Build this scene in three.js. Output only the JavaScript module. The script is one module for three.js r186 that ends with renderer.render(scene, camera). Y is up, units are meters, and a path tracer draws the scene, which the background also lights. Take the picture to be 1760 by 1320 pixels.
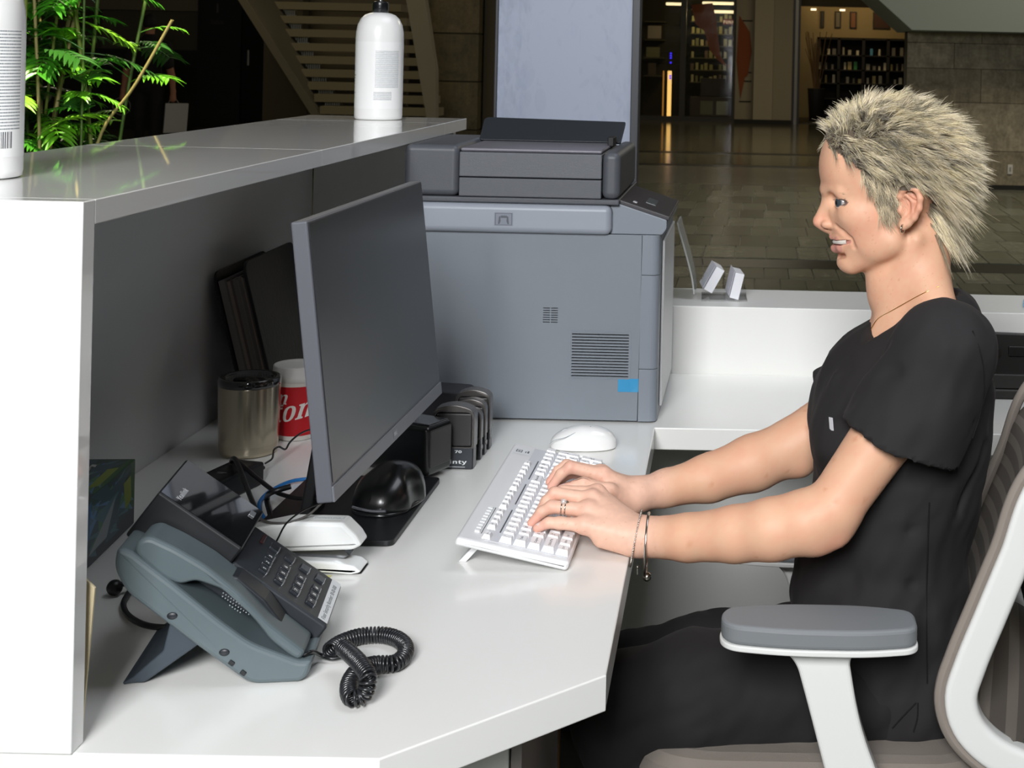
import * as THREE from 'three';
import { RoundedBoxGeometry } from 'three/addons/geometries/RoundedBoxGeometry.js';
import { mergeGeometries, mergeVertices } from 'three/addons/utils/BufferGeometryUtils.js';
import { RectAreaLightUniformsLib } from 'three/addons/lights/RectAreaLightUniformsLib.js';
import { createNoise3D } from 'simplex-noise';

RectAreaLightUniformsLib.init();
const scene = new THREE.Scene();
scene.background = new THREE.Color(0x000000);
const renderer = new THREE.WebGLRenderer({ antialias: true });
renderer.toneMapping = THREE.LinearToneMapping;
renderer.toneMappingExposure = 1.0;
renderer.shadowMap.enabled = true;

// ---- camera: level, slightly rolled, lens shifted (the photograph is a crop)
const FOCAL = 2450;
const camera = new THREE.PerspectiveCamera(2 * Math.atan(1225 / FOCAL) * 180 / Math.PI, 2600 / 2450, 0.05, 120);
camera.position.set(0, 1.42, 0);
camera.rotation.set(0, 0, 0.022);
camera.setViewOffset(2600, 2450, 0, 1130, 1760, 1320);
camera.focus = 2.05;
camera.userData.fStop = 14;
camera.updateProjectionMatrix();

// ---- helpers
let seed = 12345;
const rnd = () => { seed = (seed * 1664525 + 1013904223) >>> 0; return seed / 4294967296; };
const rr = (a, b) => a + (b - a) * rnd();
const V = (x, y, z) => new THREE.Vector3(x, y, z);
const VA = (a) => new THREE.Vector3(a[0], a[1], a[2]);
const noise3 = createNoise3D(() => rnd());

const used = new Map();
function numbered(name) {
  const n = used.get(name) ?? 0;
  used.set(name, n + 1);
  return n ? name + '_' + String(n).padStart(3, '0') : name;
}
function thing(name, label, category, pos = [0, 0, 0], turn = 0, group) {
  const o = new THREE.Group();
  o.name = numbered(name);
  o.position.set(...pos);
  o.rotation.y = turn;
  o.userData = { label, category };
  if (group) o.userData.group = group;
  scene.add(o);
  return o;
}
function part(parent, name, geo, mat, label) {
  const m = new THREE.Mesh(Array.isArray(geo) ? join(geo) : geo, mat);
  m.name = name;
  if (label) m.userData.label = label;
  parent.add(m);
  return m;
}
function single(name, label, category, geo, mat, group) {
  const m = new THREE.Mesh(Array.isArray(geo) ? join(geo) : geo, mat);
  m.name = numbered(name);
  m.userData = { label, category };
  if (group) m.userData.group = group;
  scene.add(m);
  return m;
}
function structure(name, geo, mat, label, category = 'building part') {
  const m = single(name, label, category, geo, mat);
  m.userData.kind = 'structure';
  return m;
}
function join(list) {
  const l = list.map((g) => {
    const c = g.index ? g.toNonIndexed() : g;
    for (const k of Object.keys(c.attributes)) if (!['position', 'normal', 'uv', 'color'].includes(k)) c.deleteAttribute(k);
    return c;
  });
  const uv = l.every((g) => g.attributes.uv), col = l.every((g) => g.attributes.color);
  for (const g of l) { if (!uv) g.deleteAttribute('uv'); if (!col) g.deleteAttribute('color'); }
  return mergeGeometries(l);
}
const M = (color, roughness = 0.5, extra = {}) => new THREE.MeshStandardMaterial({ color, roughness, ...extra });
const MP = (color, roughness = 0.5, extra = {}) => new THREE.MeshPhysicalMaterial({ color, roughness, ...extra });
const box = (w, h, d, x = 0, y = 0, z = 0) => new THREE.BoxGeometry(w, h, d).translate(x, y, z);
const rbox = (w, h, d, r = 0.003, x = 0, y = 0, z = 0, s = 2) => new RoundedBoxGeometry(w, h, d, s, Math.min(r, w / 2.01, h / 2.01, d / 2.01)).translate(x, y, z);
const span = (x0, x1, y0, y1, z0, z1, r = 0) => (r ? rbox : box)(...(r ? [Math.abs(x1 - x0), Math.abs(y1 - y0), Math.abs(z1 - z0), r] : [Math.abs(x1 - x0), Math.abs(y1 - y0), Math.abs(z1 - z0)]), (x0 + x1) / 2, (y0 + y1) / 2, (z0 + z1) / 2);
const cyl = (r0, r1, h, x = 0, y = 0, z = 0, s = 32, open = false) => new THREE.CylinderGeometry(r1, r0, h, s, 1, open).translate(x, y, z);
const sphere = (r, x = 0, y = 0, z = 0, a = 24, b = 16) => new THREE.SphereGeometry(r, a, b).translate(x, y, z);
const lathe = (pts, s = 48) => new THREE.LatheGeometry(pts.map((p) => new THREE.Vector2(p[0], p[1])), s);
function tube(pts, r, seg = 40, rad = 8, closed = false) {
  return new THREE.TubeGeometry(new THREE.CatmullRomCurve3(pts.map((p) => (p.isVector3 ? p : VA(p))), closed, 'centripetal'), seg, r, rad, closed);
}
function poly(pts) {
  const s = new THREE.Shape();
  pts.forEach((p, i) => (i ? s.lineTo(p[0], p[1]) : s.moveTo(p[0], p[1])));
  s.closePath();
  return s;
}
function roundPoly(pts, r) {
  const s = new THREE.Shape(), n = pts.length;
  for (let i = 0; i < n; i++) {
    const p = new THREE.Vector2(...pts[i]), a = new THREE.Vector2(...pts[(i + n - 1) % n]), b = new THREE.Vector2(...pts[(i + 1) % n]);
    const q = Math.min(pts[i][2] ?? r, p.distanceTo(a) / 2.05, p.distanceTo(b) / 2.05);
    const pa = p.clone().add(a.sub(p).normalize().multiplyScalar(q)), pb = p.clone().add(b.sub(p).normalize().multiplyScalar(q));
    i ? s.lineTo(pa.x, pa.y) : s.moveTo(pa.x, pa.y);
    s.quadraticCurveTo(p.x, p.y, pb.x, pb.y);
  }
  s.closePath();
  return s;
}
// extrude a shape drawn in x-y along +z, with a bevel kept inside the outline's depth
function extrude(shape, depth, bevel = 0.002, seg = 8) {
  return new THREE.ExtrudeGeometry(shape, { depth: Math.max(depth - 2 * bevel, 1e-5), bevelEnabled: bevel > 0, bevelThickness: bevel, bevelSize: bevel, bevelOffset: -bevel, bevelSegments: 3, curveSegments: seg }).translate(0, 0, bevel);
}
// extrude a shape drawn in x-z (as x, -z pairs) upwards: lies flat, thickness h, top at y
function slab(pts, y, h, bevel = 0.002, r = 0) {
  const g = extrude(r ? roundPoly(pts, r) : poly(pts), h, bevel);   // pts: [x, Z] with Z away from the camera
  return g.rotateX(-Math.PI / 2).translate(0, y - h, 0);
}
function canvasTexture(w, h, draw, srgb = true) {
  const c = document.createElement('canvas');
  c.width = w; c.height = h;
  draw(c.getContext('2d'), w, h);
  const t = new THREE.CanvasTexture(c);
  if (srgb) t.colorSpace = THREE.SRGBColorSpace;
  t.anisotropy = 8;
  return t;
}
function grain(w, h, f, srgb = false) {
  const d = new Uint8Array(w * h * 4);
  for (let y = 0; y < h; y++) for (let x = 0; x < w; x++) {
    const c = f(x / w, y / h, x, y);
    const i = (y * w + x) * 4;
    for (let k = 0; k < 3; k++) d[i + k] = Math.max(0, Math.min(255, Math.round(255 * (Array.isArray(c) ? c[k] : c))));
    d[i + 3] = 255;
  }
  const t = new THREE.DataTexture(d, w, h);
  t.wrapS = t.wrapT = THREE.RepeatWrapping;
  t.magFilter = THREE.LinearFilter;
  t.minFilter = THREE.LinearMipmapLinearFilter;
  t.generateMipmaps = true;
  if (srgb) t.colorSpace = THREE.SRGBColorSpace;
  t.needsUpdate = true;
  return t;
}
const tile = (u, v, s, o = 0) => noise3(Math.cos(u * 6.2832) * s, Math.sin(u * 6.2832) * s + o, Math.cos(v * 6.2832) * s) * 0.5 + noise3(Math.sin(v * 6.2832) * s + o, Math.cos(u * 6.2832) * s, 3.1) * 0.5;
function boxUV(g, s = 1) {   // uv in metres from the dominant normal axis
  const c = g.index ? g.toNonIndexed() : g, p = c.attributes.position, n = c.attributes.normal, uv = new Float32Array(p.count * 2);
  for (let i = 0; i < p.count; i++) {
    const a = Math.abs(n.getX(i)), b = Math.abs(n.getY(i)), d = Math.abs(n.getZ(i));
    const q = a >= b && a >= d ? [p.getZ(i), p.getY(i)] : b >= d ? [p.getX(i), p.getZ(i)] : [p.getX(i), p.getY(i)];
    uv[i * 2] = q[0] * s; uv[i * 2 + 1] = q[1] * s;
  }
  c.setAttribute('uv', new THREE.BufferAttribute(uv, 2));
  return c;
}
const speckle = grain(256, 256, (u, v) => 0.5 + 0.35 * (rnd() - 0.5) + 0.1 * tile(u, v, 6));

// ---- lights: one large photographer's softbox behind and above the camera, and added fill panels on the hall ceiling
function rectLight(w, h, color, intensity, pos, target) {
  const l = new THREE.RectAreaLight(color, intensity, w, h);
  l.position.set(...pos);
  l.lookAt(...target);
  scene.add(l);
  return l;
}
{
  const pos = V(-0.5, 2.75, 1.75), aim = V(-0.25, 0.85, -2.1), size = 1.25;
  const s = thing('studio_softbox', 'square black photographic softbox with white diffuser on a stand', 'softbox', [0, 0, 0]);
  const head = new THREE.Group(); head.name = 'softbox_head'; head.position.copy(pos); head.lookAt(aim); s.add(head);
  part(head, 'shell', extrude(poly([[-size / 2, -size / 2], [size / 2, -size / 2], [size / 2, size / 2], [-size / 2, size / 2]]), 0.3, 0.004).translate(0, 0, -0.32), M(0x111111, 0.8));
  part(head, 'diffuser', box(size - 0.04, size - 0.04, 0.01, 0, 0, -0.01), M(0xffffff, 0.9, { emissive: 0xffffff, emissiveIntensity: 3 }));
  part(s, 'stand_pole', cyl(0.016, 0.016, 2.8, pos.x, 1.4, pos.z + 0.3, 16), M(0x222222, 0.4, { metalness: 0.6 }));
  for (let k = 0; k < 3; k++) part(s, 'stand_leg', tube([[pos.x, 0.6, pos.z + 0.3], [pos.x + 0.5 * Math.cos(k * 2.09), 0.01, pos.z + 0.3 + 0.5 * Math.sin(k * 2.09)]], 0.011, 4, 8), M(0x222222, 0.4, { metalness: 0.6 }));
  const d = aim.clone().sub(pos).normalize().multiplyScalar(0.03);
  rectLight(size - 0.04, size - 0.04, 0xfcfdff, 41, pos.clone().add(d).toArray(), aim.toArray());
}


// ---- the hall: floor, walls, ceiling
const tileTex = grain(256, 256, (u, v) => { const t = 0.86 + 0.12 * tile(u, v, 1.2) + 0.1 * tile(u, v, 4, 5) + 0.06 * (rnd() - 0.5); return [t, t, t]; }, true);
const FLOOR_Z0 = 8.2, FLOOR_Z1 = 15.2;
structure('floor', [span(-14, 14, -0.3, -0.012, 6, -40)], M(0x4a4d43, 0.45), 'polished grey stone floor of the shopping hall', 'floor');
const ceilingMat = M(0x77756e, 0.9);
structure('ceiling', [span(-14, 14, 5.2, 5.5, 6, -40)], ceilingMat, 'plain ceiling high over the shopping hall', 'ceiling');
const plaster = M(0x5a574e, 0.9);
structure('wall_left', [span(-14.3, -14, -0.3, 5.5, 6, -40)], plaster, 'plain side wall of the hall beyond the plant', 'wall');
structure('wall_right', [span(14, 14.3, -0.3, 5.5, 6, -40)], plaster, 'plain side wall of the hall beyond the escalator', 'wall');
structure('wall_back', [span(-14, 14, -0.3, 5.5, -40, -40.3)], plaster, 'far end wall behind the shops', 'wall');
structure('wall_front', [span(-14, 14, -0.3, 5.5, 6.3, 6)], plaster, 'wall of the hall behind the reception desk', 'wall');

// added, unseen ceiling panels for ambient fill: glowing mesh and light together
function ceilingFillPanel(x, z, w, d, glow, power, label) {
  const t = thing('ceiling_fill_light', label, 'light', [x, 5.2, z], 0, 'added ceiling fill panels of the hall');
  part(t, 'frame', [span(-w / 2 - 0.05, w / 2 + 0.05, -0.06, 0, -d / 2 - 0.05, -d / 2), span(-w / 2 - 0.05, w / 2 + 0.05, -0.06, 0, d / 2, d / 2 + 0.05), span(-w / 2 - 0.05, -w / 2, -0.06, 0, -d / 2, d / 2), span(w / 2, w / 2 + 0.05, -0.06, 0, -d / 2, d / 2)], M(0x999999, 0.5));
  part(t, 'diffuser', box(w, 0.02, d, 0, -0.03, 0), M(0xffffff, 0.9, { emissive: glow, emissiveIntensity: 1.2 }));
  rectLight(w, d, glow, power, [x, 5.14, z], [x, 0, z]);
}
ceilingFillPanel(4.2, -12.3, 3.2, 3.2, 0xfff2d8, 4.2, 'added square warm ceiling fill panel above the stone wall');
ceilingFillPanel(1.5, -2.3, 2.4, 2.4, 0xf2f6ff, 2.2, 'added square cool ceiling fill panel above the reception desk');
ceilingFillPanel(1.0, -22, 4, 3, 0xfff0d0, 5.0, 'added wide warm ceiling fill panel before the shop fronts');
ceilingFillPanel(-5, -10.5, 3, 2, 0xfff0d0, 4.0, 'added narrow warm ceiling fill panel before the open stairs');

// individual floor tiles where they can be told apart
const floorTiles = new THREE.Group();
floorTiles.name = 'floor_paving';
floorTiles.userData = { label: 'grey-green stone paving of the hall beyond the low ledge', category: 'floor', kind: 'structure' };
scene.add(floorTiles);
{
  const tones = [0x868a7c, 0x747869, 0x8f9385, 0x7d8172, 0x6c7062].map((c) => M(c, 0.22, { map: tileTex, bumpMap: tileTex, bumpScale: 0.0006 }));
  const dark = M(0x161613, 0.3);
  const w = 0.223, d = 0.62, geos = [0, 1, 2].map((k) => { const g = boxUV(box(w - 0.008, 0.012, d - 0.012, 0, -0.006, 0)); const uv = g.attributes.uv; for (let i = 0; i < uv.count; i++) uv.setXY(i, uv.getX(i) * 1.3 + k * 0.31, uv.getY(i) * 2.3 + k * 0.17); return g; });
  for (let r = 0; r < 9; r++) {
    const Zc = 9.98 + d * r + d / 2;
    const x0 = (1080 - 1300) * Zc / FOCAL - 0.2, x1 = 470 * Zc / FOCAL + 0.3;
    for (let x = x0 + (r % 2) * w * 0.37, i = 0; x < x1; x += w, i++) {
      const m = new THREE.Mesh(geos[(i + r) % 3], tones[Math.floor(rnd() * 5)]);
      m.name = 'floor_tile'; m.position.set(x, rr(-0.0012, 0.0006), -Zc); floorTiles.add(m);
    }
  }
  const g2 = boxUV(box(0.153, 0.012, 0.442, 0, -0.006, 0));
  for (let r = 0; r < 2; r++) for (let x = -1.5, i = 0; x < 2.4; x += 0.16, i++) {
    const m = new THREE.Mesh(g2, tones[Math.floor(rnd() * 5)]);
    m.name = 'floor_tile'; m.position.set(x + r * 0.06, rr(-0.001, 0.0005), -(8.85 + r * 0.455)); floorTiles.add(m);
  }
  const border = new THREE.Mesh(box(14, 0.012, 0.4, 0, -0.006, 0), dark);
  border.name = 'floor_border'; border.position.set(0, 0, -9.54 - 0.2); border.userData.label = 'dark stone border strip'; floorTiles.add(border);
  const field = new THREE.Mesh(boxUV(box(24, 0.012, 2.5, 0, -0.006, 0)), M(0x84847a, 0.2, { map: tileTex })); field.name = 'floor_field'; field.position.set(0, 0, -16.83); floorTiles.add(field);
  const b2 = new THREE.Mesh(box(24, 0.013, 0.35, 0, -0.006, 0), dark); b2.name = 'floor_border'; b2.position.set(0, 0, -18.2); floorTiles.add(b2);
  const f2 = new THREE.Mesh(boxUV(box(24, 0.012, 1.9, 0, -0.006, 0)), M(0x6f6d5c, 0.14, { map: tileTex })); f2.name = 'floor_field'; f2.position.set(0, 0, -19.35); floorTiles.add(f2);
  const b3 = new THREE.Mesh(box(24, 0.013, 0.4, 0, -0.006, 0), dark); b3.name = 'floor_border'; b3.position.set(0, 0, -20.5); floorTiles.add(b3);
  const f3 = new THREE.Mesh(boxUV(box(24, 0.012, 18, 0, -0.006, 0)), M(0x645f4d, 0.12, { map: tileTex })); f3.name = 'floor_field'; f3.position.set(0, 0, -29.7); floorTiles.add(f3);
}

// ---- reception counter: high shelf on end panels and back wall
const white = MP(0xf2f2f0, 0.3, { clearcoat: 1, clearcoatRoughness: 0.03 });
const whiteMatt = M(0xeeeeea, 0.35);
{
  const t = thing('reception_counter', 'tall white counter with glossy shelf top, end panel and back wall', 'counter');
  for (const [a, b] of [[1.381, 2.1], [2.1006, 2.93], [2.9306, 3.15]]) part(t, 'shelf_top', span(-0.985, -0.637, 1.242, 1.2665, -a, -b, 0.0012), white);
  part(t, 'end_panel', span(-0.985, -0.637, 0.7402, 1.2665, -1.356, -1.3808, 0.0012), white);
  part(t, 'end_panel', span(-0.964, -0.66, 0.7402, 1.2418, -3.122, -3.148, 0.0012), white);
  part(t, 'back_panel', span(-0.985, -0.9655, 0.001, 1.2418, -1.382, -3.12), M(0xececec, 0.4));
}
// ---- desk: L-shaped worktop, ledge, panels below
{
  const t = thing('reception_desk', 'white L-shaped reception desk with a clipped corner and low back ledge', 'desk');
  part(t, 'worktop', slab([[-0.964, 1.356], [-0.345, 1.362], [-0.149, 1.556], [-0.1695, 2.588], [1.7, 2.612], [1.7, 3.03], [-0.964, 3.03]], 0.74, 0.04, 0.0018), MP(0xf0f0ec, 0.2, { clearcoat: 0.3, clearcoatRoughness: 0.12 }));
  part(t, 'ledge', span(-0.63, 1.7, 0.001, 0.884, -3.0305, -3.262, 0.002), whiteMatt);
  part(t, 'modesty_panel', span(-0.9, 1.7, 0.02, 0.699, -2.99, -3.01, 0.001), whiteMatt);
  part(t, 'side_panel', span(-0.962, -0.94, 0.001, 0.699, -1.4, -2.98, 0.001), whiteMatt);
}
{
  const t = thing('drawer_pedestal', 'white cabinet with brown edge strip under the clipped desk corner', 'cabinet', [-0.44, 0, -1.86]);
  part(t, 'body', span(-0.18, 0.166, 0.02, 0.698, 0.15, -0.16, 0.001), whiteMatt);
  part(t, 'door', span(-0.18, -0.052, 0.03, 0.69, 0.151, 0.17, 0.0015), white);
  part(t, 'door', span(-0.044, 0.165, 0.03, 0.69, 0.151, 0.17, 0.0015), white);
  part(t, 'edge_strip', span(0.158, 0.182, 0.02, 0.698, -0.161, -0.176, 0.001), M(0x6b4a26, 0.6));
  part(t, 'side_cover', span(0.167, 0.18, 0.02, 0.698, 0.168, -0.16, 0.001), M(0xa39c99, 0.5));
  part(t, 'plinth', span(-0.17, 0.15, 0.0, 0.02, 0.14, -0.15), M(0x333333, 0.7));
}


// ================= things on the high counter
const bottleWhite = MP(0xf4f4f2, 0.28, { clearcoat: 0.3 });
const faint = (c, x, y, w, rows, step, color, h = 2) => { c.fillStyle = color; for (let r = 0; r < rows; r++) { let q = x; while (q < x + w) { const l = 3 + rnd() * 12; c.fillRect(q, y + r * step, Math.min(l, x + w - q), h); q += l + 2.5; } } };
function lotionBottle(label, pos, turn, print) {
  const t = thing('lotion_bottle', label, 'bottle', pos, turn);
  part(t, 'body', lathe([[0, 0], [0.044, 0], [0.0485, 0.002], [0.0495, 0.008], [0.0495, 0.17], [0.0488, 0.185], [0.046, 0.2], [0.04, 0.213], [0.032, 0.221], [0.022, 0.225], [0.016, 0.226], [0.016, 0.228], [0, 0.228]]), bottleWhite);
  const tex = canvasTexture(2048, 512, (c, w, h) => { c.fillStyle = '#f9f9f8'; c.fillRect(0, 0, w, h); print(c, w, h); });
  part(t, 'label', new THREE.CylinderGeometry(0.0497, 0.0497, 0.14, 64, 1, true).translate(0, 0.094, 0), MP(0xffffff, 0.28, { map: tex, clearcoat: 0.3 }));
  part(t, 'collar', lathe([[0, 0.226], [0.0165, 0.226], [0.0165, 0.247], [0.012, 0.25], [0, 0.25]], 32), M(0x16181a, 0.3));
  part(t, 'pump_stem', cyl(0.0035, 0.0035, 0.03, 0, 0.262, 0, 16), M(0xcfcfd2, 0.25, { metalness: 0.9 }));
  part(t, 'pump_head', [rbox(0.022, 0.012, 0.02, 0.004, 0, 0.281, 0), rbox(0.05, 0.008, 0.012, 0.003, -0.025, 0.283, 0)], M(0x16181a, 0.3));
  return t;
}
lotionBottle('tall white lotion bottle with black pump collar at the far end of the counter', [-0.7995, 1.2667, -3.025], 0, (c, w, h) => {
  faint(c, 30, 70, 350, 26, 11, '#8d979e', 4); faint(c, 15, 385, 250, 6, 11, '#7d868c', 4);
  faint(c, 1630, 190, 70, 3, 14, '#7d93c8', 5);
  c.fillStyle = '#7a5560'; for (const y of [255, 275, 300, 318, 350, 390]) c.fillRect(1630 + rnd() * 30, y, 40 + rnd() * 30, 7);
  c.fillStyle = '#62a51c'; c.beginPath(); c.ellipse(1640, 432, 28, 24, 0, 0, 7); c.fill();
});
lotionBottle('white lotion bottle with barcode at the near end of the counter', [-0.8605, 1.2667, -1.571], 0, (c, w, h) => {
  faint(c, 120, -20, 400, 33, 13, '#7f868a', 5);
  for (let x = 240, i = 0; x < 440; i++) { const l = 3 + Math.floor(rnd() * 8); c.fillStyle = i % 2 ? '#f4f4f4' : '#43474a'; c.fillRect(x, 410, l, 66); x += l; }
});

// ================= monitor
{
  const t = thing('computer_monitor', 'slim black widescreen computer monitor switched off on a flat stand', 'monitor', [-0.484, 0.74, -1.955], 0);
  const th = 0.115, yaw = -0.012, W = 0.545, H = 0.334;
  const put = (g) => g.rotateZ(th).rotateY(yaw).translate(0.0, 0.141, 0.0);   // y up from the lower edge, screen faces +x
  const shell = M(0x6a6c73, 0.42, { bumpMap: speckle, bumpScale: 0.0002 });
  part(t, 'housing', put(rbox(0.02, H, W, 0.0025, -0.0105, H / 2, 0)), M(0x5e6067, 0.4));
  part(t, 'rear_housing', put(join([rbox(0.03, H * 0.7, W * 0.75, 0.012, -0.03, H * 0.45, 0), rbox(0.02, 0.12, 0.2, 0.006, -0.05, H * 0.55, 0)])), M(0x131417, 0.5));
  part(t, 'screen', put(box(0.0012, H - 0.026, W - 0.008, -0.0002, H / 2 + 0.0095, 0)), MP(0x17191d, 0.38, { clearcoat: 0.5, clearcoatRoughness: 0.3 }));
  const chin = part(t, 'chin_bezel', put(rbox(0.003, 0.0185, W - 0.001, 0.001, 0.0002, 0.0095, 0)), M(0x6d7076, 0.4));
  const logo = canvasTexture(128, 64, (c, w, h) => { c.fillStyle = '#777a80'; c.fillRect(0, 0, w, h); c.fillStyle = '#bfc3c8'; c.font = 'bold 40px sans-serif'; c.textAlign = 'center'; c.fillText('DELL', 64, 46); });
  part(chin, 'maker_mark', put(new THREE.PlaneGeometry(0.02, 0.01).rotateY(Math.PI / 2).translate(0.0019, 0.0098, 0)), M(0xffffff, 0.4, { map: logo }));
  part(t, 'neck', join([rbox(0.016, 0.36, 0.075, 0.004).rotateZ(-0.16).translate(-0.105, 0.19, -0.07), rbox(0.05, 0.05, 0.07, 0.006, -0.085, 0.31, -0.07)]), M(0x0e0f11, 0.45));
  part(t, 'base_plate', slab([[-0.2, -0.015], [0.004, -0.015], [0.004, 0.28], [-0.2, 0.28]], 0.0082, 0.008, 0.0012, 0.012), M(0x17181a, 0.42));
}

// ================= printer
{
  const t = thing('multifunction_printer', 'dark grey multifunction printer with scanner lid and side vents', 'printer', [0, 0.74, 0]);
  const F = 2.617, B = 3.0;
  const grey = M(0x7b828a, 0.5, { bumpMap: speckle, bumpScale: 0.00025 }), grey2 = M(0x7f868f, 0.46), dark = M(0x505359, 0.45, { bumpMap: speckle, bumpScale: 0.0002 }), black = M(0x0c0c0e, 0.6);
  // side panel with real vent slots
  const s = roundPoly([[-0.605, 0.004, 0.012], [-0.2045, 0.004, 0.001], [-0.2015, 0.345, 0.001], [-0.605, 0.345, 0.004]], 0.002);
  const slots = [];
  for (let k = 0; k < 15; k++) slots.push([-0.327, -0.2225, 0.0835 + k * 0.00545, 0.0023]);
  for (let k = 0; k < 7; k++) { slots.push([-0.381, -0.3685, 0.181 + k * 0.0043, 0.0016]); slots.push([-0.3665, -0.354, 0.181 + k * 0.0043, 0.0016]); }
  for (const [a, b, y, h] of slots) { const p = new THREE.Path(); p.moveTo(a, y); p.lineTo(b, y); p.lineTo(b, y + h); p.lineTo(a, y + h); p.closePath(); s.holes.push(p); }
  const side = part(t, 'side_panel', boxUV(new THREE.ExtrudeGeometry(s, { depth: 0.006, bevelEnabled: false }).translate(0, 0, -F - 0.006), 20), grey);
  part(side, 'vent_rim', new THREE.ExtrudeGeometry((() => { const o = roundPoly([[-0.331, 0.08], [-0.2185, 0.08], [-0.2185, 0.1675], [-0.331, 0.1675]], 0.005), i = new THREE.Path(roundPoly([[-0.3295, 0.0812], [-0.22, 0.0812], [-0.22, 0.166], [-0.3295, 0.166]], 0.005).getPoints(4).reverse()); o.holes.push(i); return o; })(), { depth: 0.0012, bevelEnabled: false }).translate(0, 0, -F), grey2);
  part(t, 'inner_frame', span(-0.6, -0.178, 0.004, 0.34, -F - 0.014, -B + 0.004), black);
  // rounded corner column in three stacked pieces, facing the user
  const column = (y0, y1) => extrude(roundPoly([[-0.2032, F], [-0.169, F, 0.02], [-0.167, B, 0.012], [-0.2032, B]], 0.0006), y1 - y0, 0.0006).rotateX(-Math.PI / 2).translate(0, y0, 0);
  part(t, 'front_cover', column(0.003, 0.0985), grey2);
  part(t, 'front_cover', column(0.0995, 0.271), grey2);
  part(t, 'front_cover', column(0.272, 0.345), grey2);
  part(t, 'back_cover', span(-0.606, -0.2, 0.004, 0.345, -B, -B - 0.01), grey);
  part(t, 'front_panel', span(-0.168, -0.163, 0.02, 0.33, -F - 0.05, -B + 0.015, 0.002), M(0xc9cacb, 0.4));
  part(t, 'side_panel', span(-0.612, -0.6055, 0.004, 0.345, -F, -B, 0.002), grey);
  // control panel wedge
  const wedge = extrude(roundPoly([[-0.262, 0.3455], [-0.166, 0.3455, 0.004], [-0.158, 0.357, 0.004], [-0.158, 0.373, 0.003], [-0.262, 0.406]], 0.001), 0.34, 0.0015);
  part(t, 'control_housing', wedge.translate(0, 0, -F - 0.345), grey2);
  const slope = Math.atan2(0.033, 0.104);
  const deck = (w, h, d, a, z) => rbox(w, h, d, 0.002).rotateZ(-slope).translate(-0.209 + a * Math.cos(slope), 0.3925 - a * Math.sin(slope), z);
  const pad = part(t, 'control_panel', deck(0.115, 0.008, 0.3, 0.001, -F - 0.16), M(0x3a373a, 0.42));
  part(pad, 'display', deck(0.02, 0.001, 0.09, 0.015, -F - 0.14).translate(0, 0.0045, 0), MP(0x8d9496, 0.2, { clearcoat: 1 }));
  part(pad, 'button', deck(0.008, 0.002, 0.016, -0.012, -F - 0.05).translate(0, 0.0045, 0), M(0xb9b9bd, 0.4));
  // scanner bed and lid
  const bed = part(t, 'scanner_bed', span(-0.62, -0.258, 0.345, 0.399, -F + 0.016, -B, 0.012), M(0x959ba5, 0.42));
  const icon = canvasTexture(128, 128, (c) => { c.fillStyle = '#7d838e'; c.fillRect(0, 0, 128, 128); c.strokeStyle = '#585d66'; c.lineWidth = 5; c.strokeRect(8, 8, 112, 112); c.fillStyle = '#525860'; c.fillRect(44, 30, 42, 22); c.beginPath(); c.moveTo(26, 112); c.lineTo(32, 40); c.lineTo(42, 34); c.lineTo(44, 84); c.lineTo(36, 112); c.fill(); c.beginPath(); c.moveTo(102, 112); c.lineTo(96, 40); c.lineTo(86, 34); c.lineTo(84, 84); c.lineTo(92, 112); c.fill(); });
  part(bed, 'duplex_mark', new THREE.PlaneGeometry(0.034, 0.024).translate(-0.4545, 0.371, -F + 0.0166), M(0xffffff, 0.5, { map: icon }));
  const Fa = F - 0.01;
  part(t, 'lid_base', span(-0.625, -0.245, 0.3995, 0.41, -Fa + 0.0, -B, 0.003), dark);
  part(t, 'document_feeder', span(-0.64, -0.54, 0.41, 0.504, -Fa, -B + 0.06, 0.012), dark);
  part(t, 'feeder_cover', span(-0.5385, -0.278, 0.447, 0.492, -Fa + 0.002, -B + 0.1, 0.002), M(0x5b5e64, 0.5, { bumpMap: speckle, bumpScale: 0.0003 }));
  part(t, 'feeder_slot_cover', span(-0.5385, -0.278, 0.411, 0.4452, -Fa + 0.002, -B + 0.1, 0.002), M(0x55585e, 0.5, { bumpMap: speckle, bumpScale: 0.0003 }));
  part(t, 'feeder_end', span(-0.2772, -0.244, 0.41, 0.497, -Fa + 0.004, -B + 0.06, 0.013), dark);
  part(t, 'feeder_top', span(-0.538, -0.279, 0.4925, 0.499, -Fa - 0.006, -B + 0.1, 0.003), M(0x75737c, 0.35));
  part(t, 'paper_guide', span(-0.284, -0.272, 0.497, 0.515, -Fa - 0.15, -Fa - 0.2, 0.002), black);
  part(t, 'input_tray', extrude(roundPoly([[-0.545, 0], [-0.265, 0, 0.002], [-0.26, 0.062, 0.004], [-0.545, 0.068, 0.012]], 0.004), 0.006, 0.001).rotateX(-0.9).translate(0, 0.497, -Fa - 0.22), M(0x24282d, 0.45));
  part(t, 'blue_tape', rbox(0.0375, 0.0245, 0.0006, 0.0002, -0.222, 0.069, -F + 0.0004), MP(0x2f8fc0, 0.35, { clearcoat: 0.4 }), 'strip of blue tape');
}

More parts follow.
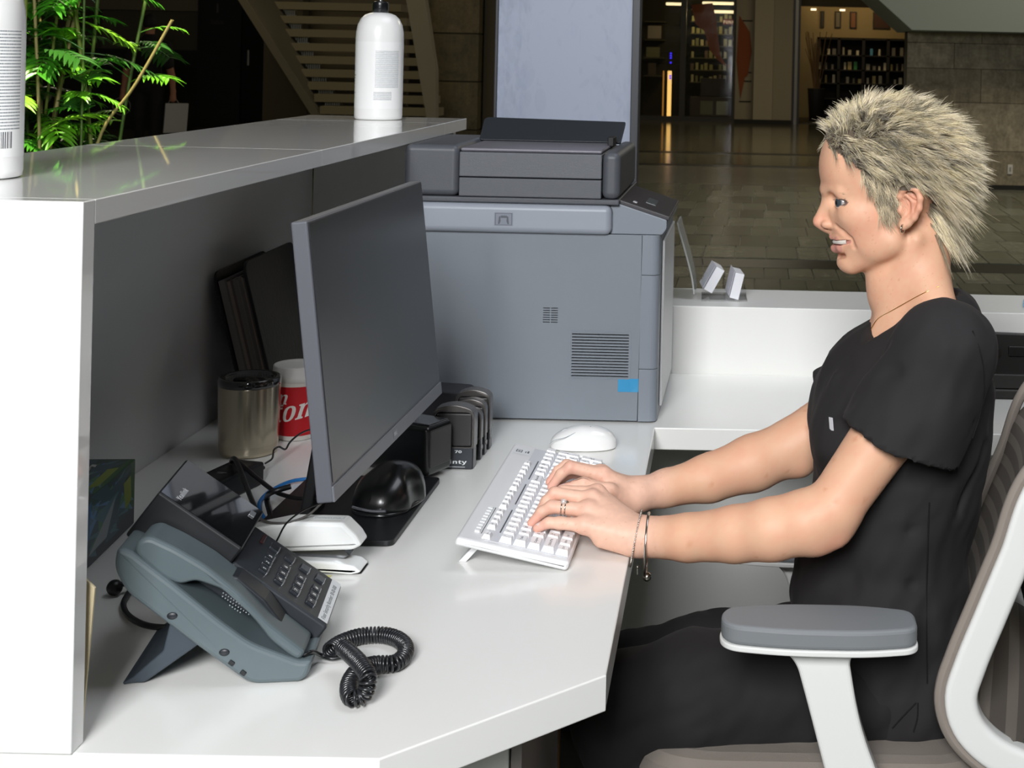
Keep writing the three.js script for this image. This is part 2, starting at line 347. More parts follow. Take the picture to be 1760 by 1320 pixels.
// ================= tumbler, paper cup, folder
{
  const t = thing('steel_tumbler', 'brushed stainless steel tumbler with smoky plastic lid behind the monitor', 'tumbler', [-0.8325, 0.7402, -2.377]);
  part(t, 'body', lathe([[0, 0], [0.043, 0], [0.046, 0.002], [0.0472, 0.007], [0.0475, 0.0178], [0.0471, 0.0183], [0.0476, 0.0188], [0.05, 0.113], [0.0495, 0.1145], [0.047, 0.1145], [0.046, 0.04], [0, 0.04]]), MP(0xc9bea8, 0.26, { metalness: 1, anisotropy: 0.7, anisotropyRotation: Math.PI / 2 }));
  part(t, 'lid', lathe([[0, 0.119], [0.038, 0.119], [0.0385, 0.1245], [0.046, 0.1275], [0.0505, 0.1255], [0.0505, 0.1145], [0.046, 0.113], [0.0, 0.113]]), MP(0x2a2927, 0.1, { clearcoat: 1 }));
  part(t, 'lid_slider', rbox(0.022, 0.005, 0.012, 0.002, -0.012, 0.1225, 0.01), MP(0x1b1a19, 0.15));
}
{
  const t = thing('paper_coffee_cup', 'red and white paper coffee cup with white lettering beside the steel tumbler', 'cup', [-0.7855, 0.7402, -2.477]);
  const tex = canvasTexture(2048, 512, (c, w, h) => {
    c.fillStyle = '#c80c1c'; c.fillRect(0, 0, w, h); c.fillStyle = '#f3efe9'; c.save();
    for (const o of [0, -2048]) { c.save(); c.translate(1740 + o, 350); c.rotate(-0.13); c.transform(1.35, 0, -0.22, 1, 0, 0); c.font = 'bold italic 280px serif'; c.textAlign = 'right'; c.fillText('Hor', 0, 40); c.textAlign = 'left'; c.fillText('tons', 0, 40); c.fillRect(20, -140, 130, 18); c.restore(); c.save(); c.translate(1500 + o, 150); c.transform(1.35, 0, -0.22, 1, 0, 0); c.font = 'bold italic 190px serif'; c.fillText('Tim', 0, 30); c.restore(); } c.restore();
  });
  part(t, 'cup', lathe([[0, 0.004], [0.03, 0.004], [0.031, 0], [0.0318, 0.001], [0.0415, 0.104], [0.043, 0.106], [0.043, 0.109], [0.04, 0.109], [0, 0.107]]), M(0xece7df, 0.6));
  part(t, 'printed_band', new THREE.CylinderGeometry(0.0408, 0.0326, 0.086, 64, 1, true).translate(0, 0.0515, 0), M(0xffffff, 0.5, { map: tex }));
  part(t, 'lid', lathe([[0, 0.121], [0.032, 0.122], [0.036, 0.126], [0.0385, 0.127], [0.04, 0.125], [0.041, 0.113], [0.0445, 0.111], [0.0448, 0.102], [0.0425, 0.1015], [0.04, 0.11], [0, 0.11]]), M(0xd9d6d0, 0.4));
}
{
  const t = thing('leather_folder', 'thick black leather document folder leaning on the back panel behind the monitor', 'folder', [-0.84, 0.7535, -2.675]);
  const lean = (g) => g.rotateZ(0.25).rotateY(0.03);
  const leather = M(0x0d0c0d, 0.55, { bumpMap: speckle, bumpScale: 0.0012 });
  part(t, 'cover', lean(extrude(roundPoly([[-0.15, 0, 0.004], [0.15, 0, 0.004], [0.15, 0.285, 0.03], [-0.15, 0.285, 0.03]], 0.01), 0.006, 0.0015).rotateY(Math.PI / 2).translate(0.002, 0.002, 0)), leather);
  part(t, 'cover', lean(extrude(roundPoly([[-0.15, 0, 0.004], [0.15, 0, 0.004], [0.15, 0.28, 0.03], [-0.15, 0.28, 0.03]], 0.01), 0.005, 0.0015).rotateY(Math.PI / 2).translate(-0.052, 0.002, 0)), leather);
  const pm = [0x817c78, 0x6b6662, 0x8a8178, 0x5d5450, 0x77706a].map((c) => M(c, 0.9));
  for (let k = 0, x = -0.046; k < 9; k++) { const w = [0.012, 0.003, 0.006, 0.004, 0.008, 0.002, 0.006, 0.003, 0.004][k]; part(t, 'paper_stack', lean(box(w * 0.94, 0.258 - (k % 3) * 0.004, 0.29, x + w / 2, 0.135, 0)), pm[k % 5]); x += w; }
}
// ================= power adapter and cables
{
  const t = thing('power_adapter', 'black laptop power adapter brick lying behind the desk phone', 'adapter', [-0.788, 0.7402, -2.152], -0.24);
  const plug = M(0x0b0b0c, 0.5);
  const b = part(t, 'brick', rbox(0.052, 0.034, 0.128, 0.004, 0, 0.0172, 0, 3), plug);
  const tx = canvasTexture(256, 512, (c) => { c.fillStyle = '#0d0d0f'; c.fillRect(0, 0, 256, 512); faint(c, 30, 60, 190, 8, 22, '#4a4a4c', 8); c.fillStyle = '#77777a'; c.fillRect(70, 290, 110, 16); c.fillRect(90, 320, 70, 10); faint(c, 30, 360, 190, 5, 22, '#3f3f42', 8); });
  part(b, 'rating_label', new THREE.PlaneGeometry(0.036, 0.09).rotateX(-Math.PI / 2).translate(0, 0.0346, 0), M(0xffffff, 0.4, { map: tx }));
  part(t, 'strain_relief', cyl(0.0045, 0.003, 0.02, 0, 0, 0, 12).rotateX(-Math.PI / 2).translate(0.012, 0.018, -0.073), plug);
}
const cableBlack = M(0x101012, 0.4), cableGrey = M(0x4c4a48, 0.5), cableBlue = M(0x1b6fb5, 0.45);
const cable = (label, pts, r, m) => single('cable', label, 'cable', tube(pts, r, pts.length * 10, 8), m);
cable('thin black cable rising from the power adapter past the tumbler to the cup', [[-0.7633, 0.7570, -2.2547], [-0.7552, 0.7620, -2.2604], [-0.7661, 0.7650, -2.3088], [-0.7615, 0.7680, -2.3120], [-0.7566, 0.7580, -2.3349], [-0.7542, 0.7650, -2.3444], [-0.7502, 0.7700, -2.3762], [-0.7454, 0.7650, -2.4326], [-0.7300, 0.7600, -2.4645]], 0.0016, cableBlack);
cable('thick black cable draped over the power adapter towards the stapler', [[-0.7924, 0.7785, -2.1900], [-0.7817, 0.7889, -2.1700], [-0.7547, 0.7889, -2.1200], [-0.7200, 0.7734, -2.0600], [-0.6870, 0.7639, -2.0000], [-0.6622, 0.7460, -1.9626], [-0.6298, 0.7460, -1.9023]], 0.0038, cableBlack);
cable('black cable from the adapter top to the monitor stand', [[-0.7870, 0.7790, -2.1950], [-0.7727, 0.7796, -2.1750], [-0.7336, 0.7734, -2.1300], [-0.6895, 0.7640, -2.0900], [-0.6542, 0.7664, -2.0600], [-0.6066, 0.7853, -2.0000], [-0.5784, 0.7967, -1.9600]], 0.0033, cableBlack);
cable('blue network cable winding behind the stapler', [[-0.6708, 0.7450, -2.2245], [-0.7024, 0.7450, -2.2100], [-0.7193, 0.7450, -2.1614], [-0.7193, 0.7450, -2.1106], [-0.7062, 0.7450, -2.0682], [-0.6840, 0.7450, -2.0282], [-0.6619, 0.7450, -1.9971]], 0.0028, cableBlue);
cable('short blue cable arching beside the phone display', [[-0.7157, 0.7480, -1.9772], [-0.7017, 0.7560, -1.9759], [-0.6877, 0.7560, -1.9817], [-0.6761, 0.7460, -1.9956], [-0.6564, 0.7440, -1.9761]], 0.0026, cableBlue);
cable('black cable hanging from the monitor stand to the desk', [[-0.6588, 0.7823, -2.0600], [-0.6805, 0.7773, -2.0500], [-0.7066, 0.7500, -2.1009], [-0.6894, 0.7460, -2.0610], [-0.6670, 0.7440, -2.0122]], 0.004, cableBlack);
cable('thin grey cable curving from the phone over to the monitor', [[-0.7038, 0.7956, -1.9000], [-0.6772, 0.8026, -1.8800], [-0.6395, 0.8022, -1.8600], [-0.6099, 0.8026, -1.8400], [-0.5874, 0.8046, -1.8400], [-0.5682, 0.8108, -1.8500], [-0.5549, 0.8223, -1.8600]], 0.0016, cableGrey);
cable('thin black wire drooping from the monitor edge over the stapler', [[-0.5489, 0.8255, -1.8600], [-0.5665, 0.8257, -1.8200], [-0.5773, 0.8190, -1.7900], [-0.5805, 0.8074, -1.7700], [-0.5807, 0.8000, -1.7498]], 0.0012, cableBlack);

// ================= tissue box and paper behind the end panel
{
  const print = canvasTexture(512, 256, (c, w, h) => {
    c.fillStyle = '#2b4046'; c.fillRect(0, 0, w, h);
    const q = (col, ...p) => { c.fillStyle = col; c.beginPath(); p.forEach((v, i) => (i ? c.lineTo(v[0], v[1]) : c.moveTo(v[0], v[1]))); c.fill(); };
    q('#20403a', [0, 0], [512, 0], [512, 60], [0, 90]); q('#2d3a70', [300, 20], [420, 30], [380, 140]); q('#1d5f8f', [0, 70], [160, 40], [120, 200], [0, 190]); q('#2a6a9a', [190, 60], [260, 40], [240, 130]);
    q('#7f8f26', [400, 60], [470, 50], [480, 150], [420, 165]); q('#2f5a30', [470, 0], [512, 0], [512, 256], [480, 256]);
    q('#7b8186', [120, 210], [330, 70], [280, 190], [200, 230]); q('#4e555a', [20, 200], [110, 130], [190, 240], [60, 250]); q('#93979a', [250, 150], [350, 70], [310, 170]); q('#28303a', [0, 225], [512, 190], [512, 256], [0, 256]);
    for (let i = 0; i < 26; i++) q(['#47707a', '#33505a', '#5580ac', '#487858'][i % 4], [rnd() * 512, rnd() * 256], [rnd() * 512, rnd() * 256], [rnd() * 512, rnd() * 256].map((v, k) => v * (k ? 1 : 1)));
    q('#8b9195', [90, 215], [330, 75], [250, 205]); q('#7f8f26', [400, 60], [470, 50], [480, 150], [420, 165]); q('#1d5f8f', [0, 40], [110, 20], [90, 150], [0, 150]);
  });
  const t = thing('tissue_box', 'dark patterned tissue box standing in the corner by the end panel', 'tissue box', [-0.9, 0.7402, -1.9], 0.1);
  const m = M(0xffffff, 0.35, { map: print });
  part(t, 'carton', rbox(0.095, 0.091, 0.215, 0.0015, 0, 0.0458, 0), m);
  part(t, 'tissue', (() => { const g = new THREE.PlaneGeometry(0.03, 0.11, 6, 14); const p = g.attributes.position; for (let i = 0; i < p.count; i++) p.setZ(i, 0.004 * noise3(p.getX(i) * 90, p.getY(i) * 60, 1)); g.computeVertexNormals(); return g.rotateX(-Math.PI / 2).rotateZ(0.5).translate(0.01, 0.1, 0.03); })(), M(0xc8c8c6, 0.9, { side: THREE.DoubleSide }));
}
single('manila_envelope', 'cream paper envelope standing against the inside of the end panel', 'envelope', extrude(poly([[-0.86, 0.7405], [-0.644, 0.7405], [-0.634, 0.886], [-0.648, 0.899], [-0.87, 0.893]]), 0.003, 0.0004).translate(0, 0, -1.394), M(0xcdbf9c, 0.8));
single('paper_sheet', 'white paper sheet taped high on the inside of the end panel', 'paper', extrude(poly([[-0.82, 1.03], [-0.651, 1.05], [-0.6445, 1.096], [-0.82, 1.10]]), 0.001, 0.0002).translate(0, 0, -1.3835), M(0xd5d8d6, 0.8));

// ================= black mouse, ink box, stamps on and by the monitor base
function pebble(L, W, H, f) {   // long axis x, front at -x
  const g = new THREE.SphereGeometry(1, 48, 32), p = g.attributes.position;
  for (let i = 0; i < p.count; i++) {
    let x = p.getX(i), y = p.getY(i), z = p.getZ(i);
    const sq = (v, e) => Math.sign(v) * Math.pow(Math.abs(v), e);
    x = sq(x, 0.82); z = sq(z, 0.8); y = y < 0 ? -Math.pow(-y, 0.25) * 0.16 : Math.pow(y, 0.8);
    const k = f ? f(x, y, z) : [1, 1];
    p.setXYZ(i, x * L / 2, y * H * k[0] + 0.16 * H, z * W / 2 * k[1]);
  }
  g.computeVertexNormals();
  return g;
}
{
  const t = thing('white_computer_mouse', 'glossy white wireless computer mouse beside the white keyboard', 'mouse', [-0.2825, 0.7402, -2.447], 0.08);
  const wm = MP(0xf3f3f1, 0.25, { clearcoat: 0.5, clearcoatRoughness: 0.1 });
  part(t, 'body', pebble(0.113, 0.062, 0.033, (x, y, z) => [1 - 0.22 * Math.max(0, -x - 0.1) - 0.05 * x * x, 1 - 0.1 * Math.max(0, 0.3 - Math.abs(x))]), wm);
  part(t, 'button_seam', tube([[-0.056, 0.013, 0.024], [-0.048, 0.02, 0.0285], [-0.03, 0.0245, 0.0275], [-0.012, 0.0315, 0.02]], 0.0005, 20, 5), M(0x9aa3ad, 0.5));
  part(t, 'scroll_wheel', cyl(0.009, 0.009, 0.006, 0, 0, 0, 24).rotateX(Math.PI / 2).translate(-0.03, 0.024, 0), M(0xb9bcc0, 0.5));
  part(t, 'sensor_dot', sphere(0.0012, 0.012, 0.0372, 0.006, 10, 8), M(0x77787a, 0.4));
}
{
  const t = thing('black_computer_mouse', 'large glossy black computer mouse parked on the monitor base', 'mouse', [-0.525, 0.7484, -2.1], Math.PI / 2 - 0.22);
  const bm = MP(0x0b0c0d, 0.34, { clearcoat: 0.5, clearcoatRoughness: 0.16 });
  const body = part(t, 'body', pebble(0.13, 0.083, 0.052, (x, y, z) => [1 - 0.34 * Math.max(0, -x - 0.05) - 0.05 * Math.max(0, x), (x < -0.35 ? 1.08 : 0.9 + 0.18 * Math.pow(Math.min(1, Math.abs(x + 0.02) / 0.35), 2) - 0.1 * Math.max(0, x)) * (1 + 0.1 * Math.max(0, 0.35 - y))]), bm);
  part(t, 'base_lip', pebble(0.134, 0.09, 0.009, (x) => [1, x < -0.35 ? 1.03 : 0.95]), MP(0x1a1b1c, 0.25, { clearcoat: 0.6 }));
  const mk = canvasTexture(256, 64, (c) => { c.fillStyle = '#121315'; c.fillRect(0, 0, 256, 64); c.fillStyle = '#3d4246'; c.font = 'bold 40px sans-serif'; c.fillText('Tech', 70, 46); });
  part(t, 'reflection_band', tube([[-0.06, 0.010, -0.028], [-0.0655, 0.010, -0.012], [-0.0665, 0.009, 0.006], [-0.064, 0.010, 0.026]], 0.0022, 20, 6), M(0xdfe3ee, 0.15, { metalness: 0.9 }));  // pale tube imitating a wavy reflection along the front edge, no real trim
  part(body, 'button_split', tube([[-0.066, 0.022, 0], [-0.05, 0.0335, 0], [-0.02, 0.046, 0], [0.01, 0.0505, 0]], 0.0006, 20, 5), M(0x000000, 0.6));
}
{
  const t = thing('ink_pad_case', 'black rounded plastic case with a sloped latch next to the stamps', 'case', [-0.5396, 0.7488, -2.2776], -0.42);
  const m = MP(0x101112, 0.35, { clearcoat: 0.5, clearcoatRoughness: 0.2 });
  part(t, 'case_body', rbox(0.125, 0.078, 0.066, 0.008, -0.004, 0.0392, 0, 3), m);
  part(t, 'end_plate', rbox(0.004, 0.058, 0.054, 0.0018, 0.0585, 0.043, 0), M(0x3a3a39, 0.4));
  part(t, 'lid_plate', rbox(0.112, 0.004, 0.05, 0.0018, -0.002, 0.0785, -0.002), MP(0x2a2a30, 0.2, { clearcoat: 1 }));
}
{
  const label = canvasTexture(256, 256, (c) => { c.fillStyle = '#33373c'; c.fillRect(0, 0, 256, 256); c.fillStyle = '#e8eaec'; c.font = 'bold 44px sans-serif'; c.fillText('▲70', 120, 66); c.font = 'bold 62px sans-serif'; c.fillText('printy', 40, 196); c.fillRect(90, 232, 120, 6); });
  const labels = ['black self-inking stamp with printed label at the front of the row', 'slim black self-inking stamp second in the row', 'slim black self-inking stamp third in the row', 'black self-inking stamp at the back of the row by the printer'];
  const black = MP(0x17181a, 0.32, { clearcoat: 0.3 }), chrome = M(0x6b6866, 0.25, { metalness: 0.6 });
  [[2.318, 0.068, 0.1, 0.03], [2.366, 0.052, 0.083, 0.02], [2.396, 0.052, 0.09, 0.02], [2.432, 0.06, 0.098, 0.026]].forEach(([z, w, h, d], k) => {
    const t = thing('self_inking_stamp', labels[k], 'stamp', [-0.4425 - w / 2 + k * 0.0015, 0.7402, -z], 0, 'self-inking stamps in a row');
    const outer = roundPoly([[-w / 2, 0.034, 0.001], [w / 2, 0.034, 0.001], [w / 2, h - 0.004, 0.012], [0, h + 0.006, 0.09], [-w / 2, h - 0.004, 0.012]], 0.006);
    const inner = new THREE.Path(roundPoly([[-w / 2 + 0.004, 0.036], [w / 2 - 0.004, 0.036], [w / 2 - 0.004, h - 0.008, 0.01], [-w / 2 + 0.004, h - 0.008, 0.01]], 0.004).getPoints(4).reverse());
    outer.holes.push(inner);
    part(t, 'handle_frame', extrude(outer, d, 0.0012).translate(0, 0, -d / 2), chrome);
    part(t, 'ink_housing', rbox(w - 0.009, h - 0.046, d * 0.8, 0.003, 0, 0.036 + (h - 0.046) / 2, 0), M(0x3c3b3b, 0.3));
    const b = part(t, 'base', rbox(w * 0.97, 0.036, d * 0.86, 0.002, 0, 0.0182, 0), black);
    if (k === 0) part(b, 'label', new THREE.PlaneGeometry(w * 0.92, 0.034).translate(0, 0.018, d * 0.43 + 0.0006), M(0xffffff, 0.4, { map: label }));
    else part(b, 'release_button', cyl(0.004, 0.004, 0.003, 0, 0, 0, 16).rotateZ(Math.PI / 2).translate(w * 0.49, 0.02, 0), M(0x8a8a8a, 0.4));
  });
}
single('card_file_box', 'low dark grey box with a clipped corner between the stamps and the printer', 'box', extrude(roundPoly([[-0.62, 0.7402], [-0.475, 0.7402], [-0.475, 0.8], [-0.5, 0.816], [-0.62, 0.822]], 0.003), 0.07, 0.002).translate(0, 0, -2.57), M(0x2d2d33, 0.45));

// ================= stapler and sticky note
{
  const t = thing('white_stapler', 'white desktop stapler with black base pad behind the phone keypad', 'stapler', [0, 0, 0]);
  const m = MP(0xeff1f0, 0.25, { clearcoat: 0.5 }), Zs = 1.855, D = 0.036;
  const o = (pts) => pts;
  const A = [[-0.6654, 0.7646, -1.8400], [-0.6641, 0.7751, -1.8400], [-0.6398, 0.7944, -1.8400], [-0.5912, 0.8053, -1.8400], [-0.5198, 0.8053, -1.8400], [-0.5029, 0.7892, -1.8400], [-0.4952, 0.7766, -1.8400], [-0.5070, 0.7703, -1.8400], [-0.5866, 0.7663, -1.8400]].map((p) => [p[0], p[1]]);
  part(t, 'upper_arm', extrude(roundPoly(A, 0.004), D, 0.005).translate(0, 0, -1.837 - D), m);
  const Bm = [[-0.6504, 0.7649, -1.8400], [-0.5866, 0.7671, -1.8400], [-0.5191, 0.7701, -1.8400], [-0.5128, 0.7612, -1.8400], [-0.5188, 0.7573, -1.8400], [-0.6015, 0.7600, -1.8400]].map((p) => [p[0], p[1]]);
  part(t, 'staple_magazine', extrude(poly(Bm), D * 0.62, 0.001).translate(0, 0, -1.842 - D * 0.7), M(0x77797c, 0.25, { metalness: 0.9 }));
  const C = [[-0.6652, 0.7541, -1.8400], [-0.6014, 0.7585, -1.8400], [-0.5300, 0.7570, -1.8400], [-0.5021, 0.7516, -1.8400], [-0.4937, 0.7443, -1.8400], [-0.5064, 0.7410, -1.8400], [-0.6651, 0.7481, -1.8400]].map((p) => [p[0], p[1]]);
  const base = part(t, 'base', extrude(roundPoly(C, 0.003), D + 0.004, 0.003).translate(0, 0, -1.835 - D), m);
  part(t, 'rubber_foot', extrude(poly([[C[0][0], 0.7408], [C[5][0] + 0.004, 0.7408], [C[4][0] - 0.001, C[4][1] - 0.003], [C[5][0], C[5][1] + 0.001], [C[6][0], C[6][1] + 0.001]]), D, 0.0006).translate(0, 0, -1.837 - D), M(0x1a1a1b, 0.7));
  const plate = [-0.5229, 0.7461, -1.8500];
  part(base, 'anvil_plate', rbox(0.02, 0.0012, 0.02, 0.0004).rotateZ(-0.2).translate(plate[0] + 0.002, C[2][1] - 0.0052, -1.853), M(0x151515, 0.35));
  part(base, 'anvil_rivet', sphere(0.0022, plate[0] - 0.002, C[2][1] - 0.004, -1.853, 12, 8), M(0xcccccc, 0.2, { metalness: 1 }));
  const mk = canvasTexture(256, 64, (c) => { c.fillStyle = '#e9ecec'; c.fillRect(0, 0, 256, 64); c.fillStyle = '#a9adb0'; c.font = 'bold 40px sans-serif'; c.fillText('SWINGLINE', 10, 48, 236); });
  part(t, 'maker_mark', new THREE.PlaneGeometry(0.04, 0.008).rotateX(-Math.PI / 2).translate((A[3][0] + A[4][0]) / 2 + 0.012, (A[3][1] + A[4][1]) / 2 + 0.0006, -1.856), M(0xffffff, 0.3, { map: mk }));
}
single('sticky_note', 'pale yellow sticky note lying beneath the stapler', 'note', slab([[-0.60, 1.76], [-0.535, 1.77], [-0.53, 1.83], [-0.60, 1.82]], 0.7408, 0.0005, 0.0001), M(0xdcd88a, 0.8));

// ================= card holder on the ledge
{
  const acrylic = MP(0xffffff, 0.04, { transmission: 1, thickness: 0, ior: 1.49 });
  const t = thing('acrylic_card_holder', 'clear acrylic two-step business card holder on the low ledge', 'card holder', [-0.06, 0.8842, -3.14], 0.05);
  part(t, 'base', rbox(0.1, 0.004, 0.1, 0.001, 0, 0.002, 0), acrylic);
  part(t, 'divider', rbox(0.003, 0.075, 0.09, 0.001, -0.048, 0.041, -0.005), acrylic);
  part(t, 'divider', rbox(0.003, 0.045, 0.09, 0.001, 0.0, 0.0265, -0.005), acrylic);
  part(t, 'front_lip', rbox(0.003, 0.022, 0.09, 0.001, 0.046, 0.015, -0.005), acrylic);
  const card = M(0xe8e9ee, 0.6);
  const st = (x, y, z, tilt, label, h) => { const s = thing('card_stack', label, 'business cards', [x, y, z], 0.12, 'card stacks in the acrylic holder'); part(s, 'cards', rbox(0.02, h, 0.085, 0.0008).rotateZ(tilt).translate(0, h / 2, 0), card); part(s, 'loose_card', box(0.0008, h, 0.085).rotateZ(tilt).translate(-0.011, h / 2 + 0.006, -0.004), M(0xd8d8e2, 0.6)); };
  st(-0.086, 0.9, -3.15, -0.5, 'pale business cards in the raised rear slot, fanned at the top', 0.056);
  st(-0.036, 0.8886, -3.145, -0.22, 'white business cards in the lower front slot of the holder', 0.056);
}
{
  const g = new THREE.PlaneGeometry(0.11, 0.19, 4, 24), p = g.attributes.position;
  const pts = [[-0.1226, 0.8961, -3.1600], [-0.1286, 0.9334, -3.1600], [-0.1427, 0.9847, -3.1600], [-0.1565, 1.0295, -3.1600], [-0.1622, 1.0513, -3.1600]];
  const curve = new THREE.CatmullRomCurve3(pts.map(VA)), th = 0.0035;
  const out = [];
  const shape = []; for (let i = 0; i <= 20; i++) { const q = curve.getPoint(i / 20); shape.push([q.x, q.y]); }
  const back = shape.map(([x, y]) => [x - th, y - th * 0.3]).reverse();
  single('acrylic_sign_holder', 'empty curved clear acrylic sign holder leaning beside the printer', 'sign holder', extrude(poly([...shape, ...back]), 0.13, 0.0003).translate(0, 0, -3.24), MP(0xe6eae8, 0.12, { transmission: 0.35, thickness: 0 }));
}
{
  const t = thing('desk_tray', 'black plastic desk tray with moulded ribs behind the seated person', 'tray', [0.6, 0.7402, -2.93]);
  const m = M(0x15120f, 0.45);
  part(t, 'tray_base', rbox(0.27, 0.02, 0.14, 0.004, 0.02, 0.0102, 0), m);
  part(t, 'tray_rear', extrude(roundPoly([[-0.115, 0.02], [0.155, 0.02], [0.155, 0.088], [0.03, 0.107], [-0.11, 0.11]], 0.008), 0.02, 0.002).translate(0, 0, -0.07), m);
  part(t, 'tray_rail', rbox(0.26, 0.03, 0.012, 0.003, 0.02, 0.035, 0.06), m);
  part(t, 'tray_pocket', span(-0.06, 0.15, 0.062, 0.084, -0.052, -0.046, 0.002), M(0x0a0806, 0.4));
  part(t, 'tray_knob', cyl(0.009, 0.009, 0.01, 0, 0, 0, 20).rotateX(Math.PI / 2).translate(-0.085, 0.07, -0.045), M(0x211d19, 0.3));
}
single('leaflet', 'blue and white glossy leaflet lying on the ledge end', 'leaflet', slab([[0.592, 3.1], [0.72, 3.06], [0.74, 3.15], [0.61, 3.17]], 0.9, 0.015, 0.001), M(0x6fa0bf, 0.4));


// ================= desk phone
{
  const O = [-0.468, 0.7402, -1.521];
  const t = thing('desk_phone', 'dark slate corded desk phone propped on its stand with keypad and display', 'phone', O, 0.156);
  const slate = M(0x5c686c, 0.42, { bumpMap: speckle, bumpScale: 0.00015 }), slate2 = M(0x566266, 0.4), dark = M(0x23272c, 0.42), darker = M(0x15181b, 0.5);
  const at = (list) => list.map((p) => [p[0] - O[0], p[1] - O[1], p[3]]);
  const side = at([[-0.4663, 0.7405, -1.5150], [-0.5231, 0.7386, -1.5150], [-0.5861, 0.7898, -1.5150], [-0.6504, 0.8428, -1.5150], [-0.6633, 0.8692, -1.5150], [-0.6601, 0.8903, -1.5150], [-0.6463, 0.8856, -1.5150], [-0.5991, 0.8464, -1.5150], [-0.5562, 0.8090, -1.5150], [-0.5241, 0.7838, -1.5150], [-0.4729, 0.7620, -1.5150], [-0.4593, 0.7635, -1.5150]]);
  side[0][1] = 0; side[1][1] = 0;
  const W = 0.187;
  const body = part(t, 'body', extrude(roundPoly(side.map((p) => [p[0], p[1]]), 0.012), W, 0.005).translate(0, 0, -W), slate);
  // sloped frame: s up the slope, n out of it, w across (from the near side)
  const [b0, b1] = at([[-0.4594, 0.7648, -1.5150], [-0.6442, 0.9005, -1.5150]]), T = Math.atan2(b1[1] - b0[1], b0[0] - b1[0]);
  const face = (g) => { g.applyMatrix4(new THREE.Matrix4().makeBasis(V(-Math.cos(T), Math.sin(T), 0), V(Math.sin(T), Math.cos(T), 0), V(0, 0, -1))); return g.translate(b0[0], b0[1], 0); };
  const fb = (s0, s1, n0, n1, w0, w1, r = 0.0015) => face(span(s0, s1, n0, n1, w0, w1, r));
  // handset with an arched grip
  const hs = at([[-0.6441, 0.8815, -1.5200], [-0.6413, 0.8952, -1.5200], [-0.6290, 0.8992, -1.5200], [-0.6026, 0.8855, -1.5200], [-0.5717, 0.8657, -1.5200], [-0.5376, 0.8366, -1.5200], [-0.5052, 0.8014, -1.5200], [-0.4672, 0.7699, -1.5200], [-0.4745, 0.7605, -1.5200], [-0.4845, 0.7664, -1.5200], [-0.5054, 0.7846, -1.5200], [-0.5157, 0.7993, -1.5200], [-0.5329, 0.8200, -1.5200], [-0.5544, 0.8400, -1.5200], [-0.5826, 0.8512, -1.5200], [-0.5968, 0.8465, -1.5200], [-0.6143, 0.8536, -1.5200]]).map((p) => [p[0], p[1]]);
  const handset = part(t, 'handset', extrude(roundPoly(hs, 0.008), 0.053, 0.005, 10).translate(0, 0, -0.058), slate2);
  part(handset, 'handset_mark', sphere(0.0022, hs[5][0] - 0.004, hs[5][1] + 0.002, -0.06, 10, 8), M(0xaeb4b8, 0.3));
  // cradle floor and speaker holes below the grip
  const cr = at([[-0.5936, 0.8483, -1.5120], [-0.5740, 0.8537, -1.5120], [-0.5429, 0.8445, -1.5120], [-0.5146, 0.8192, -1.5120], [-0.4936, 0.7900, -1.5120], [-0.4984, 0.7856, -1.5120], [-0.5422, 0.8111, -1.5120]]).map((p) => [p[0], p[1]]);
  const cradle = part(t, 'cradle', extrude(poly(cr), 0.03, 0.002).translate(0, 0, -0.058), dark);
  const holes = [];
  const c0 = [-0.5405, 0.8204, -1.5120], dir = [Math.cos(T) , -Math.sin(T)];
  for (let i = -6; i <= 6; i++) for (let j = -3; j <= 3; j++) { if ((i / 6.3) ** 2 + (j / 3.4) ** 2 > 1) continue; const s = i * 0.0034 + (j & 1) * 0.0017, n = j * 0.0034; holes.push(sphere(0.00085, c0[0] - O[0] + dir[0] * s - dir[1] * n, c0[1] - O[1] + dir[1] * s + dir[0] * n, -0.0274, 6, 5)); }
  part(cradle, 'speaker_grille', holes, M(0x9aa3a8, 0.4));
  // wall-mount dimples on the near side
  for (const p of [[-0.6032, 0.8168, -1.5100], [-0.5499, 0.7760, -1.5100]]) part(body, 'rubber_plug', new THREE.SphereGeometry(0.0055, 16, 10).scale(1, 0.7, 0.35).translate(p[0] - O[0], p[1] - O[1], 0.0002), dark);
  for (const p of [[-0.5423, 0.7645, -1.5100], [-0.5303, 0.7536, -1.5100]]) part(body, 'slot', rbox(0.006, 0.005, 0.003, 0.0008).rotateZ(-0.65).translate(p[0] - O[0], p[1] - O[1], 0), darker);
  // keypad plate
  const plate = part(t, 'keypad_plate', fb(0.0, 0.128, -0.028, 0.012, 0.062, W - 0.001, 0.004), M(0x2c3035, 0.42));
  const keyM = MP(0x2b2e33, 0.25, { clearcoat: 0.6 }), edgeM = M(0xc6cacd, 0.2, { metalness: 0.8 });
  const glyph = '123456789*0#';
  const atlas = canvasTexture(512, 512, (c) => { c.fillStyle = '#34383d'; c.fillRect(0, 0, 512, 512); c.fillStyle = '#eef0f0'; c.font = 'bold 84px sans-serif'; c.textAlign = 'center'; for (let i = 0; i < 12; i++) c.fillText(glyph[i], 64 + (i % 4) * 128, 96 + Math.floor(i / 4) * 128); });
